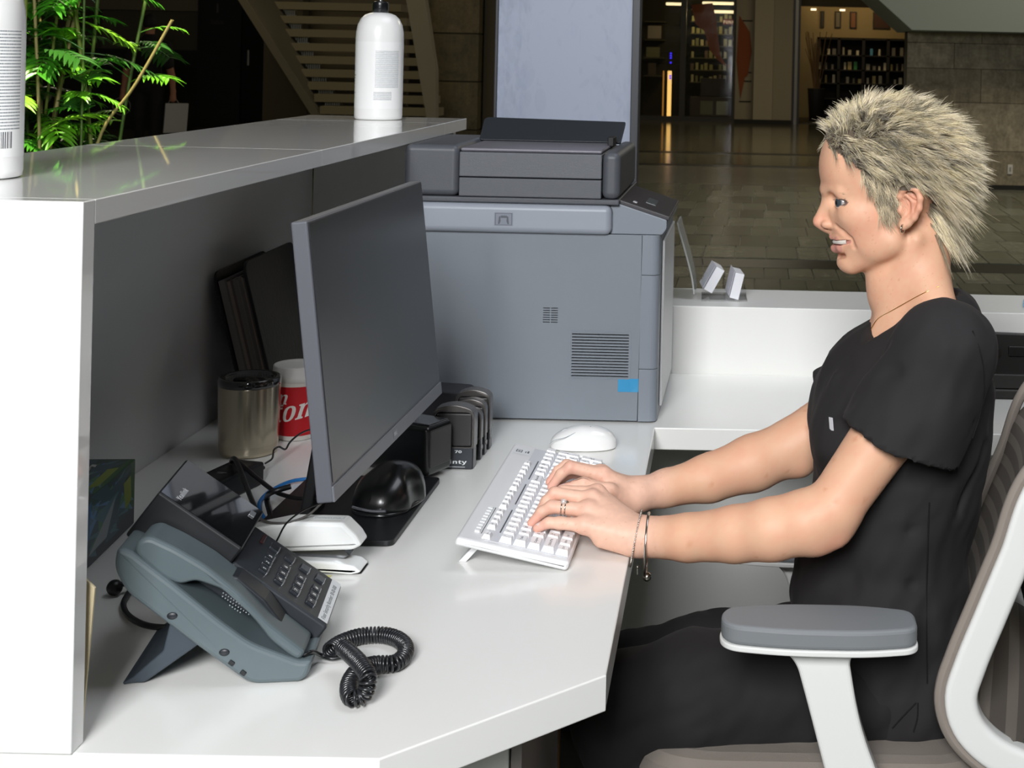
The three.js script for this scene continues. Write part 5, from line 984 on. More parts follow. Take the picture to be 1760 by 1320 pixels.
  part(person, 'hair', g, MP(0xffffff, 0.5, { vertexColors: true, sheen: 0.2, sheenColor: 0xffffff }), 'short spiky blonde hair with dark roots');
  // brows and lashes
  pos.length = nor.length = col.length = idx.length = 0;
  const hs = (f) => { const t = [0.33, 0.24, 0.16]; for (const side of [1, -1]) f((p) => { const q = VA(p); if (side < 0) q.z = 2 * ZC - q.z; return q; }, side, t); };
  hs((m, side, t) => { for (let i = 0; i < 70; i++) { const s = rnd(), a = m([0.1073, 1.2279, -2.0360]).lerp(m([0.1285, 1.2275, -2.0020]), s); a.y += rr(-0.0012, 0.0012) + 0.004 * Math.sin(s * 3.1); for (let k = 0; k < 40; k++) { const d = skin(a.x, a.y, a.z); if (Math.abs(d) < 0.0003) break; a.z += side * -d * 0.7; a.x += d * 0.4; } strand(a, V(0.7, 0.15 + rr(-0.3, 0.3), side * 0.2).normalize(), V(0, -0.2, 0), rr(0.003, 0.005), 0.0003, t); } });
  hs((m, side) => { for (let i = 0; i < 26; i++) { const s = i / 25, a = m([0.1192, 1.2148, -2.0360]).lerp(m([0.1321, 1.2160, -2.0030]), s); a.y += 0.0026 * Math.sin(s * 3.1); a.x -= 0.002; strand(a, V(-0.8, 0.0, side * 0.5).normalize(), V(0, 0.5, 0), 0.0048, 0.00034, [0.03, 0.025, 0.025]); } });
  const g2 = new THREE.BufferGeometry(); g2.setAttribute('position', new THREE.Float32BufferAttribute(pos.slice(), 3)); g2.setAttribute('normal', new THREE.Float32BufferAttribute(nor.slice(), 3)); g2.setAttribute('color', new THREE.Float32BufferAttribute(col.slice(), 3)); g2.setIndex(idx.slice());
  part(person, 'eyebrows_and_lashes', g2, M(0xffffff, 0.7, { vertexColors: true }));
}
// --- jewellery
const silver = M(0xd8d3cc, 0.22, { metalness: 1 });
{
  const ax = V(1, 0.02, -0.12).normalize(), q = new THREE.Quaternion().setFromUnitVectors(V(0, 0, 1), ax);
  const loop = (c, rx, ry, r, seg = 90) => new THREE.TubeGeometry(new THREE.CatmullRomCurve3(Array.from({ length: 40 }, (_, i) => { const a = i / 40 * Math.PI * 2; return V(Math.cos(a) * rx, Math.sin(a) * ry, 0); }), true), seg, r, 8, true);
  const place = (g, c, tilt) => g.rotateY(Math.PI / 2).rotateZ(tilt).translate(...c);
  const c1 = [-0.1491, 0.7607, -1.9360], c2 = [-0.1336, 0.7545, -1.9320];
  const b1 = single('bead_bracelet', 'thin silver bead bracelet worn on the near wrist', 'bracelet', Array.from({ length: 64 }, (_, i) => { const a = i / 64 * Math.PI * 2; return new THREE.IcosahedronGeometry(0.00155, 1).translate(Math.cos(a) * 0.037, Math.sin(a) * 0.0365, 0); }).map((g) => place(g, c1, -0.17)), silver);
  single('bracelet_charm', 'tiny silver charm hanging from the bead bracelet', 'charm', [sphere(0.0022, c1[0] + 0.003, c1[1] - 0.039, c1[2], 12, 8), rbox(0.0018, 0.009, 0.0014, 0.0005, c1[0] + 0.003, c1[1] - 0.045, c1[2])], silver);
  const b2 = thing('silver_bangle', 'plain silver bangle with a ball end worn on the near wrist', 'bangle');
  part(b2, 'band', place(loop(null, 0.036, 0.0405, 0.0019), c2, -0.03), silver);
  part(b2, 'ball', sphere(0.0062, c2[0] + 0.001, c2[1] - 0.044, c2[2] + 0.001), silver);
  // rings on the ring finger
  const mcp = VA(mL[2]), pip = VA([-0.2658, 0.7980, -1.9450]), dirF = pip.clone().sub(mcp).normalize(), qf = new THREE.Quaternion().setFromUnitVectors(V(0, 0, 1), dirF);
  const rg = thing('diamond_ring', 'silver diamond ring with matching band on the near ring finger', 'ring');
  for (const s of [0.62, 0.72]) part(rg, 'band', new THREE.TorusGeometry(0.0098, 0.0009, 8, 40).applyQuaternion(qf).translate(...mcp.clone().lerp(pip, s).toArray()), silver);
  const st = mcp.clone().lerp(pip, 0.67).add(V(0, 0.0098, 0.004));
  part(rg, 'stone', new THREE.OctahedronGeometry(0.0042, 1).translate(...st.toArray()), MP(0xffffff, 0.02, { transmission: 0.6, thickness: 0, ior: 2.2, clearcoat: 1 }));
  part(rg, 'setting', new THREE.OctahedronGeometry(0.003, 0).translate(st.x + 0.005, st.y - 0.001, st.z), silver);
  const er = thing('hoop_earring', 'small silver hoop earring in the near ear', 'earring');
  const e = [0.2076, 1.1851, -1.9680];
  part(er, 'hoop', new THREE.TorusGeometry(0.0058, 0.0011, 8, 30).rotateY(1.0).translate(...e), silver);
  const nk = [[0.2600, 1.1056, -2.0000], [0.2381, 1.0954, -1.9850], [0.2182, 1.0804, -1.9850], [0.1987, 1.0653, -1.9900], [0.1796, 1.0492, -2.0000], [0.1690, 1.0294, -2.0250]].map((p) => onto(skin, p, 0.0008));
  single('fine_necklace', 'very thin gold necklace chain at the neckline', 'necklace', tube(nk, 0.0006, 60, 6), M(0xd9b46a, 0.25, { metalness: 1 }));
}


// ================= background of the hall
const mM = (c, r = 0.8, e) => M(c, r, e);
// advertising panel behind the printer
{
  const t = thing('advertising_stand', 'tall pale blue advertising panel with dark frame behind the printer', 'panel', [0, 0, -4.6]);
  const smudge = canvasTexture(256, 512, (c, w, h) => { c.fillStyle = '#b7c1d6'; c.fillRect(0, 0, w, h); for (let i = 0; i < 1500; i++) { const x = rnd() < 0.5 ? rnd() * 60 : rnd() < 0.5 ? 190 + rnd() * 66 : rnd() * 256, y = rnd() * h; c.fillStyle = 'rgba(110,122,150,' + (0.015 + rnd() * 0.05) + ')'; c.beginPath(); c.ellipse(x, y, 1 + rnd() * rnd() * 12, 1 + rnd() * rnd() * 16, rnd() * 3, 0, 7); c.fill(); } });
  const x0 = -0.837, x1 = -0.398;
  part(t, 'panel', span(x0 + 0.004, x1 - 0.004, 0.3, 2.2, 0.001, -0.02), M(0xffffff, 0.45, { map: smudge }));
  part(t, 'frame', [span(x1 - 0.004, x1 + 0.022, 0.02, 2.22, 0.012, -0.06, 0.003), span(x0 - 0.006, x0 + 0.004, 0.02, 2.22, 0.012, -0.06, 0.003), span(x0, x1, 2.2, 2.22, 0.01, -0.06), span(x0, x1, 0.02, 0.3, 0.01, -0.06)], M(0x46474c, 0.45));
  part(t, 'foot', span(x0 - 0.05, x1 + 0.06, 0, 0.02, 0.2, -0.25, 0.006), M(0x2c2c2f, 0.5));
}
// palm in a planter
{
  const t = thing('bamboo_palm', 'tall green bamboo palm with arching fronds behind the counter', 'palm', [-2.31, 0, -4.55]);
  part(t, 'planter', lathe([[0, 0], [0.24, 0], [0.31, 0.48], [0.33, 0.5], [0.29, 0.5], [0.28, 0.44], [0, 0.44]], 32), M(0x2b2a28, 0.6));
  const leafM = [0x3f8a1e, 0x62a81f, 0x2a5f1a, 0x7db52a].map((c) => MP(c, 0.34, { transmission: 0.25, thickness: 0, side: THREE.DoubleSide, clearcoat: 0.25 }));
  const cane = [M(0x7f8f3a, 0.5), M(0x9a8f55, 0.5), M(0x4f6a2a, 0.5)];
  function leaflet(out, p, d, up, L, W, droop) {
    const s = d.clone().cross(up).normalize(), n = 5, rows = [];
    for (let i = 0; i <= n; i++) { const q = i / n, c = p.clone().addScaledVector(d, L * q).addScaledVector(V(0, -1, 0), droop * L * q * q), w = W * Math.sin(Math.PI * Math.min(0.98, 0.12 + q * 0.86)) * 0.5; rows.push([c.clone().addScaledVector(s, -w).addScaledVector(up, w * 0.4), c, c.clone().addScaledVector(s, w).addScaledVector(up, w * 0.4)]); }
    for (let i = 0; i < n; i++) for (let k = 0; k < 2; k++) { const a = rows[i][k], b = rows[i][k + 1], c = rows[i + 1][k], e = rows[i + 1][k + 1]; for (const q of [a, b, c, b, e, c]) out.push(q.x, q.y, q.z); }
  }
  function frond(base, az, el, L, m) {
    const out = [], pts = [], dir = V(Math.cos(az) * Math.cos(el), Math.sin(el), Math.sin(az) * Math.cos(el)), n = 7;
    for (let i = 0; i <= 12; i++) { const q = i / 12; pts.push(base.clone().addScaledVector(dir, L * q).add(V(0, -0.34 * L * q * q, 0))); }
    const cv = new THREE.CatmullRomCurve3(pts);
    for (let i = 1; i <= n; i++) { const q = 0.22 + 0.78 * i / n, p = cv.getPoint(q), tg = cv.getTangent(q), sd = tg.clone().cross(V(0, 1, 0)).normalize(), up = sd.clone().cross(tg).normalize(); for (const k of [1, -1]) leaflet(out, p, tg.clone().multiplyScalar(0.75).addScaledVector(sd, k * 0.8).addScaledVector(up, 0.12).normalize(), up, L * (0.42 - 0.2 * Math.abs(q - 0.55)), L * 0.085, rr(0.15, 0.5)); }
    const g = new THREE.BufferGeometry(); g.setAttribute('position', new THREE.Float32BufferAttribute(out, 3)); g.computeVertexNormals();
    const st = new THREE.TubeGeometry(cv, 12, 0.0022, 5).toNonIndexed(); st.deleteAttribute('uv');
    part(t, 'frond', mergeGeometries([g, st]), m);
  }
  // canes, then fronds that leave them at all heights
  const canes = [];
  for (let k = 0; k < 22; k++) { const a = rr(0, 6.28), r = rr(0.02, 0.27), top = rr(1.5, 2.15), lx = rr(-0.25, 0.2), lz = rr(-0.15, 0.15); const c = new THREE.CatmullRomCurve3([V(Math.cos(a) * r, 0.42, Math.sin(a) * r), V(Math.cos(a) * r + lx * 0.35, 0.42 + (top - 0.42) * 0.5, Math.sin(a) * r + lz * 0.4), V(Math.cos(a) * r + lx, top, Math.sin(a) * r + lz)]); canes.push(c); part(t, 'cane', new THREE.TubeGeometry(c, 16, rr(0.0035, 0.007), 7), cane[k % 3]); }
  for (let k = 0; k < 300; k++) { const c = canes[k % canes.length], q = rr(0.38, 1), p = c.getPoint(q); frond(p, rr(0, 6.28), rr(0.0, 0.9), rr(0.11, 0.23), leafM[Math.floor(rnd() * 4)]); }
  part(t, 'bare_stem', tube([V(0.22, 0.8, 0.1), V(0.27, 1.13, 0.1), V(0.37, 1.28, 0.1), V(0.485, 1.49, 0.1)], 0.005, 20, 7), cane[1]);
  // added spotlight standing in for sunlight on the palm
  const sp = thing('added_sun_spotlight', 'added small black spotlight standing in for sunlight on the palm', 'spotlight', [-1.3, 4.9, -3.4]);
  part(sp, 'housing', cyl(0.09, 0.09, 0.22, 0, 0.1, 0, 24, true), M(0x111111, 0.5, { side: THREE.DoubleSide }));
  part(sp, 'bracket', cyl(0.015, 0.015, 0.12, 0, 0.24, 0, 12), M(0x111111, 0.5));
  part(sp, 'lens', cyl(0.085, 0.085, 0.01, 0, 0.02, 0, 24), M(0xffffff, 0.4, { emissive: 0xfff4d8, emissiveIntensity: 4 }));
  const l = new THREE.SpotLight(0xfff3d6, 210, 0, 0.16, 0.5, 2); l.position.set(-1.3, 4.88, -3.4); l.target.position.set(-2.2, 1.3, -4.6); l.shadow.radius = 3; scene.add(l, l.target);
}
// dark shop at the far left with a man walking past
{
  const t = thing('dark_shop_front', 'unlit black shop front with faint lettering at the back of the hall', 'shop front', [0, 0, -23]);
  const blk = M(0x0d0c0b, 0.5), be = M(0x6b634e, 0.8);
  part(t, 'fascia', span(-12, -9.0, 1.93, 4, 0.05, -0.1), be);
  part(t, 'wall_panel', span(-10.55, -9.0, 1.3, 1.92, 0.02, -0.1), M(0x4d4736, 0.8));
  part(t, 'opening', span(-10.45, -9.2, 1.32, 1.88, -0.02, -0.4), M(0x060606, 0.6));
  part(t, 'base_wall', span(-12, -9.0, 0, 1.3, 0.03, -0.1), M(0x14120f, 0.7));
  part(t, 'side_wall', span(-9.0, -8.3, 0, 4, 0.06, -0.1), blk);
  part(t, 'door_leaf', span(-8.3, -7.9, 0, 4, 0.0, -0.1), blk);
  part(t, 'door_leaf', span(-8.28, -7.15, 0.05, 4, 0.05, 0.0), M(0x080808, 0.35));
  part(t, 'door_handle', rbox(0.025, 0.25, 0.03, 0.008, -8.17, 1.2, 0.08), M(0x8b8b86, 0.4));
  part(t, 'threshold', span(-9, -7.1, 0, 0.06, 0.2, 0), M(0x2a251c, 0.8));
  const sign = canvasTexture(256, 256, (c) => { c.fillStyle = '#0c0b0b'; c.fillRect(0, 0, 256, 256); c.fillStyle = '#4c4642'; c.font = 'bold 74px serif'; c.textAlign = 'center'; c.fillText('stitch', 128, 80); c.fillRect(118, 110, 16, 44); c.font = '30px serif'; c.fillText('fashion', 128, 210); });
  part(t, 'sign', new THREE.PlaneGeometry(0.5, 0.85).translate(-8.68, 2.0, 0.065), M(0xffffff, 0.6, { map: sign }));
  part(t, 'door_post', span(-7.1, -6.98, 0, 4, 0.1, 0), be);
}
{
  // a man seen from behind, carrying a bag
  const px = -7.66, pz = -18, g = (x, y, z) => [px + x, y, pz + z];
  const clothes = [...chain([[g(0, 1.45, 0), 0.09], [g(0, 1.25, 0), 0.15], [g(0, 1.0, 0), 0.14], [g(0, 0.88, 0), 0.15]], 0.05), C(g(0, 1.42, 0), g(0.2, 1.36, 0), 0.07, 0.075, 0.05), C(g(0, 1.42, 0), g(-0.2, 1.36, 0), 0.07, 0.075, 0.05), C(g(0.21, 1.36, 0), g(0.25, 1.14, 0.02), 0.075, 0.068, 0.02), C(g(-0.21, 1.36, 0), g(-0.26, 1.14, 0.02), 0.075, 0.068, 0.02), ...chain([[g(0.09, 0.88, 0), 0.1], [g(0.1, 0.48, 0), 0.075], [g(0.1, 0.08, 0.06), 0.06]], 0.03), ...chain([[g(-0.09, 0.88, 0), 0.1], [g(-0.1, 0.48, 0.04), 0.075], [g(-0.1, 0.08, -0.02), 0.06]], 0.03)];
  const bodyP = [C(g(0, 1.45, 0), g(0, 1.58, 0), 0.055, 0.055, 0.02), El(g(0, 1.66, -0.01), [0.078, 0.105, 0.095], 0.02), ...chain([[g(0.25, 1.16, 0.02), 0.05], [g(0.28, 0.98, -0.02), 0.042], [g(0.29, 0.8, -0.04), 0.032], [g(0.285, 0.7, -0.05), 0.042]], 0.02), ...chain([[g(-0.26, 1.16, 0.02), 0.05], [g(-0.3, 0.98, -0.01), 0.042], [g(-0.33, 0.8, -0.02), 0.032], [g(-0.335, 0.7, -0.02), 0.042]], 0.02), C(g(0, 1.3, 0), g(0, 0.9, 0), 0.1, 0.1), C(g(0.2, 1.36, 0), g(0.25, 1.14, 0.02), 0.05, 0.05), C(g(-0.2, 1.36, 0), g(-0.26, 1.14, 0.02), 0.05, 0.05), C(g(0, 1.4, 0), g(0.2, 1.36, 0), 0.05, 0.05), C(g(0, 1.4, 0), g(-0.2, 1.36, 0), 0.05, 0.05), ...chain([[g(0.09, 0.88, 0), 0.06], [g(0.1, 0.48, 0), 0.04], [g(0.1, 0.06, 0.06), 0.035]], 0.01), ...chain([[g(-0.09, 0.88, 0), 0.06], [g(-0.1, 0.48, 0.04), 0.04], [g(-0.1, 0.06, -0.02), 0.035]], 0.01)];
  const t = thing('person', 'person in dark clothes walking away carrying a pale bag', 'person');
  const lo = g(-0.45, 0, -0.3), hi = g(0.45, 1.85, 0.3);
  part(t, 'body', meshField((x, y, z) => union(bodyP, x, y, z), lo, hi, 0.018), M(0x9b6a50, 0.6));
  part(t, 'clothing', meshField((x, y, z) => Math.max(union(clothes, x, y, z), 0.04 - y), lo, hi, 0.018), M(0x0e0d0e, 0.9));
  part(t, 'hair', meshField((x, y, z) => Math.max(union([El(g(0, 1.67, 0.005), [0.085, 0.108, 0.1], 0.02)], x, y, z), 1.6 - y), lo, hi, 0.012), M(0x0b0908, 0.8));
  const b = thing('carrier_bag', 'pale grey paper carrier bag held by the walking person', 'bag', [px + 0.3, 0.28, pz - 0.03]);
  part(b, 'bag_body', extrude(poly([[-0.14, 0], [0.13, 0], [0.15, 0.37], [-0.12, 0.37]]), 0.13, 0.004).rotateY(0.45).translate(0, 0, -0.06), M(0xa9a9a3, 0.7));
  part(b, 'handle', tube([[-0.06, 0.36, 0.02], [-0.03, 0.42, 0], [0.02, 0.42, -0.02], [0.06, 0.36, -0.04]], 0.006, 16, 6), M(0x77736a, 0.7));
  single('cable_loop', 'loop of grey cord hanging from the walking person\'s other hand', 'cord', new THREE.TorusGeometry(0.11, 0.006, 6, 40).translate(px - 0.34, 0.6, pz), M(0x6b6b68, 0.6));
}
// open stairs
{
  const t = thing('open_staircase', 'beige open-tread staircase with grille risers behind the counter', 'staircase', [0, 0, 0]);
  const be = M(0x5f573f, 0.85), gr = M(0xa8a592, 0.7);
  const rows = [[[-4.8436, 1.8120, -14.2000], [-3.5454, 1.8290, -14.2000]], [[-4.7489, 1.6724, -14.1000], [-3.4598, 1.6893, -14.1000]], [[-4.6495, 1.5406, -14.0000], [-3.3867, 1.5570, -14.0000]], [[-4.5566, 1.4049, -13.9000], [-3.3141, 1.4209, -13.9000]], [[-4.4591, 1.2824, -13.8000], [-3.2425, 1.2979, -13.8000]], [[-4.3625, 1.1562, -13.7000], [-3.1715, 1.1712, -13.7000]], [[-4.2669, 1.0374, -13.6000], [-3.1123, 1.0517, -13.6000]], [[-4.1724, 0.9259, -13.5000], [-3.0538, 0.9394, -13.5000]], [[-4.0843, 0.8159, -13.4000], [-2.9959, 0.8289, -13.4000]], [[-4.0024, 0.7075, -13.3000], [-2.9385, 0.7200, -13.3000]]];
  rows.forEach(([a, b], i) => {
    const w = b[0] - a[0];
    part(t, 'tread', box(w, 0.075, 0.34, (a[0] + b[0]) / 2, a[1], a[2] - 0.15), be);
    const r = part(t, 'riser_grille', [box(0.17, 0.008, 0.012, a[0] + 0.138, a[1] - 0.041, a[2] - 0.1), box(0.17, 0.008, 0.012, a[0] + 0.138, a[1] - 0.094, a[2] - 0.1)], gr);
    for (let k = 0; k < 7; k++) part(r, 'grille_bar', box(0.013, 0.06, 0.01, a[0] + 0.075 + k * 0.021, a[1] - 0.067, a[2] - 0.1), gr);
  });
  const L0 = [-5.0584, 2.0913, -14.2000], L1 = [-4.1140, 0.6730, -13.4000];
  part(t, 'stringer', extrude(poly([[L0[0], L0[1]], [L0[0] + 0.09, L0[1]], [L1[0] + 0.09, L1[1]], [L1[0], L1[1]]]), 0.9, 0.005).translate(0, 0, -14.3), M(0x4c4633, 0.85));
  const q = [[-3.2802, 2.0753, -13.2000], [-3.0971, 2.0794, -13.2000], [-2.9488, 1.2204, -13.2000], [-2.9376, 0.7087, -13.2000], [-3.0130, 0.7070, -13.2000]];
  part(t, 'stringer', extrude(poly(q.map((p) => [p[0], p[1]])), 0.12, 0.005).translate(0, 0, -13.25), M(0x6d6754, 0.85));
  part(t, 'stair_back', span(-5.2, -3.75, 0, 3.6, -15.3, -15.4), M(0x4a4230, 0.9));
  part(t, 'landing_column', span(-5.15, -4.75, 0, 3.6, -14.9, -15.1), M(0x3a3322, 0.9));
}
{
  const t = thing('stone_column', 'square beige stone column beside the advertising panel', 'column', [-3.36, 0, -16]);
  const st = M(0x675b3d, 0.7, { map: tileTex }), st2 = M(0x5d5236, 0.7, { map: tileTex });
  for (let k = 0; k < 7; k++) part(t, 'stone_block', boxUV(rbox(0.6, 0.515, 0.6, 0.004, 0, 0.262 + k * 0.53, 0)), k % 2 ? st : st2);
  part(t, 'core', span(-0.29, 0.29, 0, 3.7, -0.29, 0.29), M(0x2c2818, 0.9));
  part(t, 'side_pilaster', span(0.32, 0.52, 0, 3.7, -0.3, 0.1), M(0x3f3826, 0.8));
}
// stone wall and white sloped soffit on the right
{
  const t = thing('stone_wall', 'brown stone-clad wall panel under a white sloped bulkhead', 'wall', [0, 0, -15.7]);
  t.userData.kind = 'structure';
  const tones = [0xb3a88f, 0xbeb29a, 0xa89d86, 0xb8ad95].map((c) => M(c, 0.75, { map: tileTex }));
  part(t, 'backing', span(1.66, 7, 0, 1.72, -0.02, -0.3), M(0x4a4436, 0.9));
  const ys = [0, 0.42, 0.95, 1.32, 1.6, 1.72], geoms = new Map();
  for (let r = 0; r < 5; r++) for (let k = 0; k < 7; k++) { const x0 = 1.66 + k * 0.82 - (r % 2) * 0.3, x1 = Math.min(7, x0 + 0.82); if (x0 > 6.9) continue; if (x1 < 1.7) continue; part(t, 'stone_block', boxUV(span(Math.max(1.66, x0) + 0.003, x1 - 0.003, ys[r] + 0.003, ys[r + 1] - 0.003, 0, -0.02)), tones[(r * 3 + k * 2 + (k >> 1)) % 4]); }
  part(t, 'skirting', span(1.66, 7, 0, 0.05, 0.012, 0), M(0x1e1c17, 0.7));
  for (const [u, v] of [[0, 0]]) for (const x of [2.53, 2.82]) { const o = part(t, 'wall_outlet', rbox(0.055, 0.105, 0.014, 0.004, x, 0.225, 0.008), M(0xd8d8d2, 0.5)); part(o, 'socket', box(0.02, 0.05, 0.004, x, 0.225, 0.016), M(0x9a9a95, 0.5)); }
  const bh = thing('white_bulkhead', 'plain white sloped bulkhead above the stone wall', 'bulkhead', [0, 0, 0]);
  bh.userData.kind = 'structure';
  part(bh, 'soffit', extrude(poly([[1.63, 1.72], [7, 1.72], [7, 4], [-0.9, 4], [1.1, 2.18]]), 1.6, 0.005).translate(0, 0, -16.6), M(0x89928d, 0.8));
}
// shops across the hall
{
  const t = thing('glass_shop_front', 'dim glazed shop front with packed shelves and a glowing light strip', 'shop front', [0, 0, -30]);
  t.userData.kind = 'structure';
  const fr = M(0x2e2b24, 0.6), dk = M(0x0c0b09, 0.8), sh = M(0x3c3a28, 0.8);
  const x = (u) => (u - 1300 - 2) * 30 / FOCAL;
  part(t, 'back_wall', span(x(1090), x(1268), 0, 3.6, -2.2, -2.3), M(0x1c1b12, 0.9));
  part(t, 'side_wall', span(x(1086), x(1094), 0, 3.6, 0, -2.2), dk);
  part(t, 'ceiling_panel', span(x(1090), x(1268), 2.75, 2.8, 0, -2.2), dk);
  for (const u of [1096, 1176, 1266]) part(t, 'mullion', span(x(u) - 0.06, x(u) + 0.06, 0, 3.6, 0.04, -0.04), fr);
  part(t, 'sill', span(x(1090), x(1268), 0, 0.1, 0.05, -0.05), fr);
  const pane = (a, b) => box(b - a - 0.1, 3.5, 0.01).rotateX(0.06).translate((a + b) / 2, 1.85, 0);
  part(t, 'glass_pane', pane(x(1097), x(1175)), MP(0xffffff, 0.03, { transmission: 1, thickness: 0 }));
  part(t, 'glass_pane', pane(x(1177), x(1265)), MP(0xffffff, 0.03, { transmission: 1, thickness: 0 }));
  for (let k = 0; k < 7; k++) part(t, 'shelf', span(x(1182), x(1262), 0.78 + k * 0.27, 0.8 + k * 0.27, -1.6, -2.2), sh);
  for (let k = 0; k < 4; k++) part(t, 'shelf', span(x(1100), x(1135), 0.9 + k * 0.4, 0.92 + k * 0.4, -1.4, -2.2), sh);
  const led = M(0xffffff, 0.5, { emissive: 0xffc45a, emissiveIntensity: 1.0 });
  part(t, 'light_strip', rbox(0.085, 0.98, 0.05, 0.015, x(1152.5), 0.56, -0.25), led, 'glowing amber light strip');
  part(t, 'light_strip', rbox(0.028, 0.98, 0.03, 0.01, x(1142), 0.56, -0.25), M(0x111111, 0.5, { emissive: 0xd08c34, emissiveIntensity: 0.5 }));
  for (const [v, n] of [[92, 3], [108, 1], [131, 2]]) for (let k = 0; k < n; k++) part(t, 'blue_led', sphere(0.022, x(1154), 1.42 - (v + k * 4 - 92) / 81.7, -0.2, 10, 8), M(0x111133, 0.5, { emissive: 0x3a2cff, emissiveIntensity: 1 }));
  const tubeM = M(0xffffff, 0.5, { emissive: 0xffe9b0, emissiveIntensity: 1.2 });
  for (const [u0, u1, v] of [[1141, 1172, 8], [1205, 1262, 5], [1225, 1262, 20]]) { part(t, 'ceiling_tube', rbox((u1 - u0) / 81.7, 0.06, 0.08, 0.02, (x(u0) + x(u1)) / 2, 1.42 + (95 - v) / 81.7, -0.7), tubeM); }
  const sg = canvasTexture(128, 64, (c) => { c.fillStyle = '#501208'; c.fillRect(0, 0, 128, 64); c.fillStyle = '#e8d8c0'; c.font = 'bold 46px sans-serif'; c.fillText('FUNK', 4, 50, 120); });
  part(t, 'shop_sign', new THREE.PlaneGeometry(0.26, 0.13).translate(x(1252), 2.13, -0.9), M(0xffffff, 0.6, { map: sg, emissive: 0xffffff, emissiveMap: sg, emissiveIntensity: 0.12 }));
  const orange = M(0x6b3309, 0.8);
  part(t, 'orange_decal', extrude(poly([[x(1188), 2.45], [x(1225), 2.5], [x(1232), 2.1], [x(1240), 1.4], [x(1252), 1.15], [x(1236), 1.3], [x(1222), 1.5], [x(1212), 1.9], [x(1196), 2.05]]), 0.01, 0).translate(0, 0, -0.05), orange, 'large orange window graphic');
  part(t, 'display_cube', span(x(1188), x(1260), 0.1, 0.5, -0.5, -0.9), M(0x2c2417, 0.7));
  part(t, 'display_cube', span(x(1206), x(1228), 0.13, 0.42, -0.49, -0.5), M(0x55563c, 0.6));
  part(t, 'display_cube', span(x(1234), x(1254), 0.13, 0.42, -0.49, -0.5), M(0x7a7c66, 0.6));
  part(t, 'display_cube', span(x(1205), x(1255), 0.52, 0.9, -0.7, -0.9), M(0x171009, 0.7));
  { const l = new THREE.PointLight(0xffe2a0, 1.6); l.position.set(x(1215), 2.3, -30.9); l.shadow.radius = 4; scene.add(l); }
  // goods on the shelves: each box or bottle a thing of its own
  const gm = [0x6b6a3a, 0x585a35, 0x7c7a4c, 0x4a3b2a, 0x8a8660].map((c) => M(c, 0.7));
  const tone = ['olive', 'dark olive', 'khaki', 'brown', 'pale'], level = ['lowest', 'second', 'third', 'fourth', 'fifth', 'highest'];
  for (let k = 0; k < 6; k++) for (let i = 0; i < 9; i++) { if (rnd() < 0.15) continue; const h = rr(0.1, 0.17), c = Math.floor(rnd() * 5); single('shop_box', tone[c] + ' product box, ' + ['first', 'second', 'third', 'fourth', 'fifth', 'sixth', 'seventh', 'eighth', 'ninth'][i] + ' from the mullion on the glazed shop\'s ' + level[k] + ' shelf', 'box', box(rr(0.05, 0.075), h, 0.08, x(1186) + i * 0.102 + rr(0, 0.02), 0.8 + k * 0.27 + h / 2, -31.66), gm[c], 'product boxes on the glazed shop\'s shelves'); }
  const shop = [[1108, 1122, 0.93, 1.2], [1104, 1128, 1.33, 1.55], [1106, 1130, 1.74, 2.02]];
  shop.forEach(([a, b, y0, y1], i) => single('framed_print', ['brown framed print low behind the shop glass', 'pale printed notice at mid height behind the shop glass', 'white framed picture high behind the shop glass'][i], 'picture', [span(x(a), x(b), y0, y1, -31.39, -31.41)], M([0x33291b, 0x5b5a36, 0x7d7464][i], 0.7)));
}
{
  const t = thing('shop_pillar', 'pale plaster pillar with an orange wall shape between the two shops', 'pillar', [0, 0, -29.6]);
  const x = (u) => (u - 1300 - 2) * 29.6 / FOCAL, pl = M(0x8a806a, 0.85), pl2 = M(0x978d76, 0.85);
  part(t, 'wall_section', span(x(1266), x(1306), 0, 3.6, -0.3, -0.5), pl);
  part(t, 'pillar_shaft', span(x(1298), x(1331), 0, 3.6, 0.1, -0.4, 0.01), pl2);
  part(t, 'panel', span(x(1331), x(1364), 0, 3.6, 0, -0.4), pl);
  part(t, 'skirting', span(x(1266), x(1364), 0, 0.09, 0.11, 0.1), M(0x1b1812, 0.8));
  part(t, 'orange_shape', extrude(poly([[x(1271), 2.25], [x(1290), 1.9], [x(1294), 1.5], [x(1288), 1.0], [x(1283), 0.95], [x(1276), 0.5], [x(1272), 0.9], [x(1268), 1.3]]), 0.03, 0.002).translate(0, 0, -0.29), M(0x7a3c10, 0.8));
  for (const v of [36, 125, 140, 175]) part(t, 'dark_slot', box(0.25, 0.025, 0.02, x(1284), 1.42 + (95 - v) / 82, -0.295), M(0x0b0a08, 0.8));
  part(t, 'door_rail', span(x(1364), x(1377), 0, 3.6, 0.03, -0.05), M(0x0d0c0a, 0.5));
  part(t, 'door_rail', span(x(1368), x(1373), 0, 3.6, 0.05, 0.031), M(0x6d6a62, 0.4, { metalness: 0.5 }));
}
